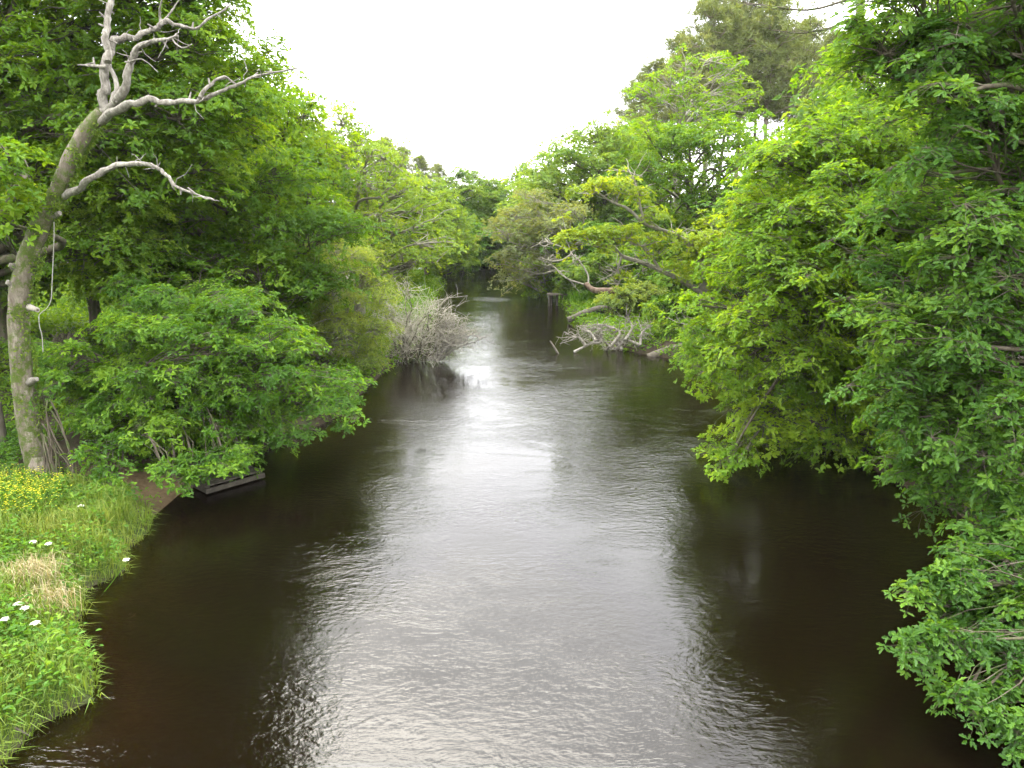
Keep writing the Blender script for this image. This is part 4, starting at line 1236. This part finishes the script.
def undergrowth():
    rng = np.random.default_rng(55)
    mb = MB()
    n = 60000
    x = rng.uniform(-16, 19, n); y = rng.uniform(2, 84, n)
    d = signed(x, y)
    k = (d > -.03) & (d < np.where((x > 0) & (y < 20), 10, 4.5)) & ((y > 17.5) | (x > 0)) & ~((x < 0) & (sandm(x, y) > .1)) & (rng.random(n) < np.where(d < 1.2, 1, .45))
    x, y = x[k], y[k]
    n2 = 9000                                            # the wood floor on the left, seen under the crowns
    x2 = rng.uniform(-34, -8, n2); y2 = rng.uniform(17.5, 42, n2)
    k2 = (signed(x2, y2) > 4) & ~((np.abs(x2 + 10) < 1.6) & (y2 < 19))
    x = np.concatenate((x, x2[k2])); y = np.concatenate((y, y2[k2]))
    z = np.maximum(height(x, y), 0.02); m = len(x); q = 11
    hh = rng.uniform(.15, .6, m) * np.clip(.5 + wav(x * .7, y * .6), .35, 1.2)
    c = np.stack((x, y, z), -1)[:, None] + np.stack((rng.normal(size=(m, q)) * .16, rng.normal(size=(m, q)) * .16, rng.random((m, q)) * hh[:, None]), -1)
    ax = nrm(rng.normal(size=(m, q, 3)) * np.array((1, 1, .5)) + UP * .1)
    nn = nrm(UP + rng.normal(size=(m, q, 3)) * .5)
    ti = (.4 + .22 * wav(x * .5, y * .4)[:, None] + .12 * rng.normal(size=(m, 1)) + .12 * rng.normal(size=(m, q))).clip(0, 1)
    sz = rng.uniform(.07, .16, (m, q)) * np.clip(.8 + y / 80, 1, 1.7)[:, None]
    leaves(mb, c.reshape(-1, 3), ax.reshape(-1, 3), nn.reshape(-1, 3), sz.ravel(), DIAM, ti.ravel())
    o = mb.build('undergrowth', M['oak']); tag(o, 'green ferns and low growth along both river banks', 'plants', kind='stuff')


undergrowth()

# brush pile in the shade between the dead tree and the bush, tussocks across the river
def odds():
    rng = np.random.default_rng(33)
    p = at(66, 330, 20.0); b = np.array((p[0], p[1], gz(p[0], p[1])))
    mb = MB(); n = 260
    a = rng.uniform(0, 2 * PI, n); q = rng.uniform(.7, 1.3, n)
    s = b + np.stack((rng.normal(size=n) * .15, rng.normal(size=n) * .15, rng.uniform(1.2, 1.9, n)), -1)
    e = b + np.stack((np.cos(a) * q, np.sin(a) * q, rng.uniform(0, .5, n)), -1)
    twigs(mb, s, e, .014, .008, segs=4, sides=4, rng=rng, jit=.06, sag=.1)
    o = mb.build('brush_pile', M['bark'], None, b); o.location = b
    tag(o, 'dark heap of cut brushwood in the shade right of the dead trunk', 'brush pile')
    for (px, py), lab in (((528, 292), 'left one of the bright green grass tussocks on the far right waterline'), ((542, 296), 'right hand bright green grass tussock on the far right waterline beside the posts'), ((585, 306), 'bright green tussock between the posts and the dark arching log'), ((575, 300), 'smaller green tussock just right of the staging posts')):
        b = gnd(px, py, .3); b[2] = gz(b[0], b[1])
        mb = MB(); n = 520
        st = b + rng.normal(size=(n, 3)) * (.35, .3, 0)
        az = rng.uniform(0, 2 * PI, n)
        e = st + np.stack((np.cos(az) * .35, np.sin(az) * .35, rng.uniform(.25, .75, n)), -1)
        md = (st + e) / 2 + UP * .2
        sd = nrm(np.cross(e - st, UP)) * .018
        blades(mb, st - b, md - b, e - b, sd, rng.uniform(0, .6, n))
        o = mb.build('grass_tussock', M['herb']); o.location = b
        tag(o, lab, 'grass tussock', 'grass tussocks on the far right bank')
    # grey post at the left edge
    b = at(3, 440, 16.6); b[2] = gz(b[0], b[1])
    mb = MB(); tube(mb, [b + (0, 0, -.3), b + (0, 0, 1.0)], [.09, .08], sides=9, per=4, rng=rng, rough=.05)
    o = mb.build('wooden_post', M['log'], None, b); o.location = b
    tag(o, 'grey wooden post at the left edge behind the dead trunk', 'post')


odds()

# ------------------------------------------------------------------ haze
HAZE = 0.00014
if HAZE:
    me = bpy.data.meshes.new('haze')
    x0, x1, y0, y1, z0, z1 = -330, 330, -70, 430, -4, 30
    me.from_pydata([(x, y, z) for z in (z0, z1) for y in (y0, y1) for x in (x0, x1)], [], [(0, 2, 3, 1), (4, 5, 7, 6), (0, 1, 5, 4), (2, 6, 7, 3), (0, 4, 6, 2), (1, 3, 7, 5)])
    m, nt, out = mat('haze')
    pv = N(nt, 'ShaderNodeVolumePrincipled', Density=HAZE)
    pv.inputs['Color'].default_value = (.9, .93, .95, 1)
    nt.links.new(pv.outputs[0], out.inputs['Volume'])
    me.materials.append(m)
    tag(bpy.data.objects.new('haze', me), kind='stuff')
    COL.objects.link(bpy.data.objects['haze'])

# ------------------------------------------------------------------ sky, sun, camera
SUN_EL, SUN_AZ = math.radians(64), math.radians(-25)      # ahead, a little to the left
w = bpy.data.worlds.new('World'); SC.world = w; w.use_nodes = True
nt = w.node_tree; nt.nodes.clear()
wo = nt.nodes.new('ShaderNodeOutputWorld'); bg = nt.nodes.new('ShaderNodeBackground')
sky = nt.nodes.new('ShaderNodeTexSky'); sky.sky_type = 'NISHITA'; sky.sun_disc = False
sky.sun_elevation = SUN_EL; sky.sun_rotation = SUN_AZ; sky.air_density = 1; sky.dust_density = 2.5
tc = N(nt, 'ShaderNodeTexCoord')
nz = N(nt, 'ShaderNodeTexNoise', Scale=2.2, Detail=6.0, Roughness=.55, Distortion=.4)
nt.links.new(tc.outputs['Generated'], nz.inputs['Vector'])
cov = ramp(nt, [(.25, (.90, .90, .90)), (.6, (1, 1, 1))])
nt.links.new(nz.outputs['Fac'], cov.inputs[0])
cloud = ramp(nt, [(.3, (.80, .81, .84)), (.65, (1, .99, .975))])
nt.links.new(nz.outputs['Fac'], cloud.inputs[0])
sc_ = N(nt, 'ShaderNodeVectorMath', operation='SCALE'); sc_.inputs['Scale'].default_value = 8.4
nt.links.new(cloud.outputs[0], sc_.inputs[0])
sx_ = N(nt, 'ShaderNodeSeparateXYZ'); nt.links.new(tc.outputs['Generated'], sx_.inputs[0])
ov = N(nt, 'ShaderNodeMapRange'); ov.inputs[1].default_value = 0; ov.inputs[2].default_value = 1      # an overcast sky is brightest overhead
ov.inputs[3].default_value = 5.2; ov.inputs[4].default_value = 10.8
nt.links.new(sx_.outputs[2], ov.inputs[0]); nt.links.new(ov.outputs[0], sc_.inputs['Scale'])
mx = N(nt, 'ShaderNodeMix', data_type='RGBA')
nt.links.new(cov.outputs[0], mx.inputs[0]); nt.links.new(sky.outputs[0], mx.inputs[6]); nt.links.new(sc_.outputs[0], mx.inputs[7])
nt.links.new(mx.outputs[2], bg.inputs[0]); bg.inputs[1].default_value = .10
nt.links.new(bg.outputs[0], wo.inputs[0])

ld = bpy.data.lights.new('sun', 'SUN'); ld.energy = 1.2; ld.angle = math.radians(60); ld.color = (1, .96, .88)
lo = bpy.data.objects.new('sun', ld); COL.objects.link(lo)
dv = Vector((math.sin(SUN_AZ) * math.cos(SUN_EL), math.cos(SUN_AZ) * math.cos(SUN_EL), math.sin(SUN_EL)))
lo.rotation_euler = dv.to_track_quat('Z', 'Y').to_euler(); lo.location = dv * 60

cd = bpy.data.cameras.new('camera'); cd.sensor_width = 36; cd.lens = F / 1024 * 36; cd.clip_start = .1; cd.clip_end = 2000
co = bpy.data.objects.new('camera', cd); COL.objects.link(co)
co.location = (0, 0, EYE); co.rotation_euler = (PI / 2 - TP, 0, 0)
SC.camera = co
SC.render.resolution_x, SC.render.resolution_y = 1024, 768
vs = SC.view_settings
vs.view_transform = 'Standard'; vs.look = 'None'; vs.exposure = 3.32; vs.gamma = 1; vs.use_curve_mapping = False
cy = SC.cycles
cy.max_bounces = 8; cy.diffuse_bounces = 5; cy.glossy_bounces = 3; cy.transmission_bounces = 4; cy.transparent_max_bounces = 8; cy.volume_bounces = 0
cy.sample_clamp_indirect = 10
cy.use_adaptive_sampling = True; cy.adaptive_threshold = .015
cy.use_denoising = True; cy.denoiser = 'OPENIMAGEDENOISE'
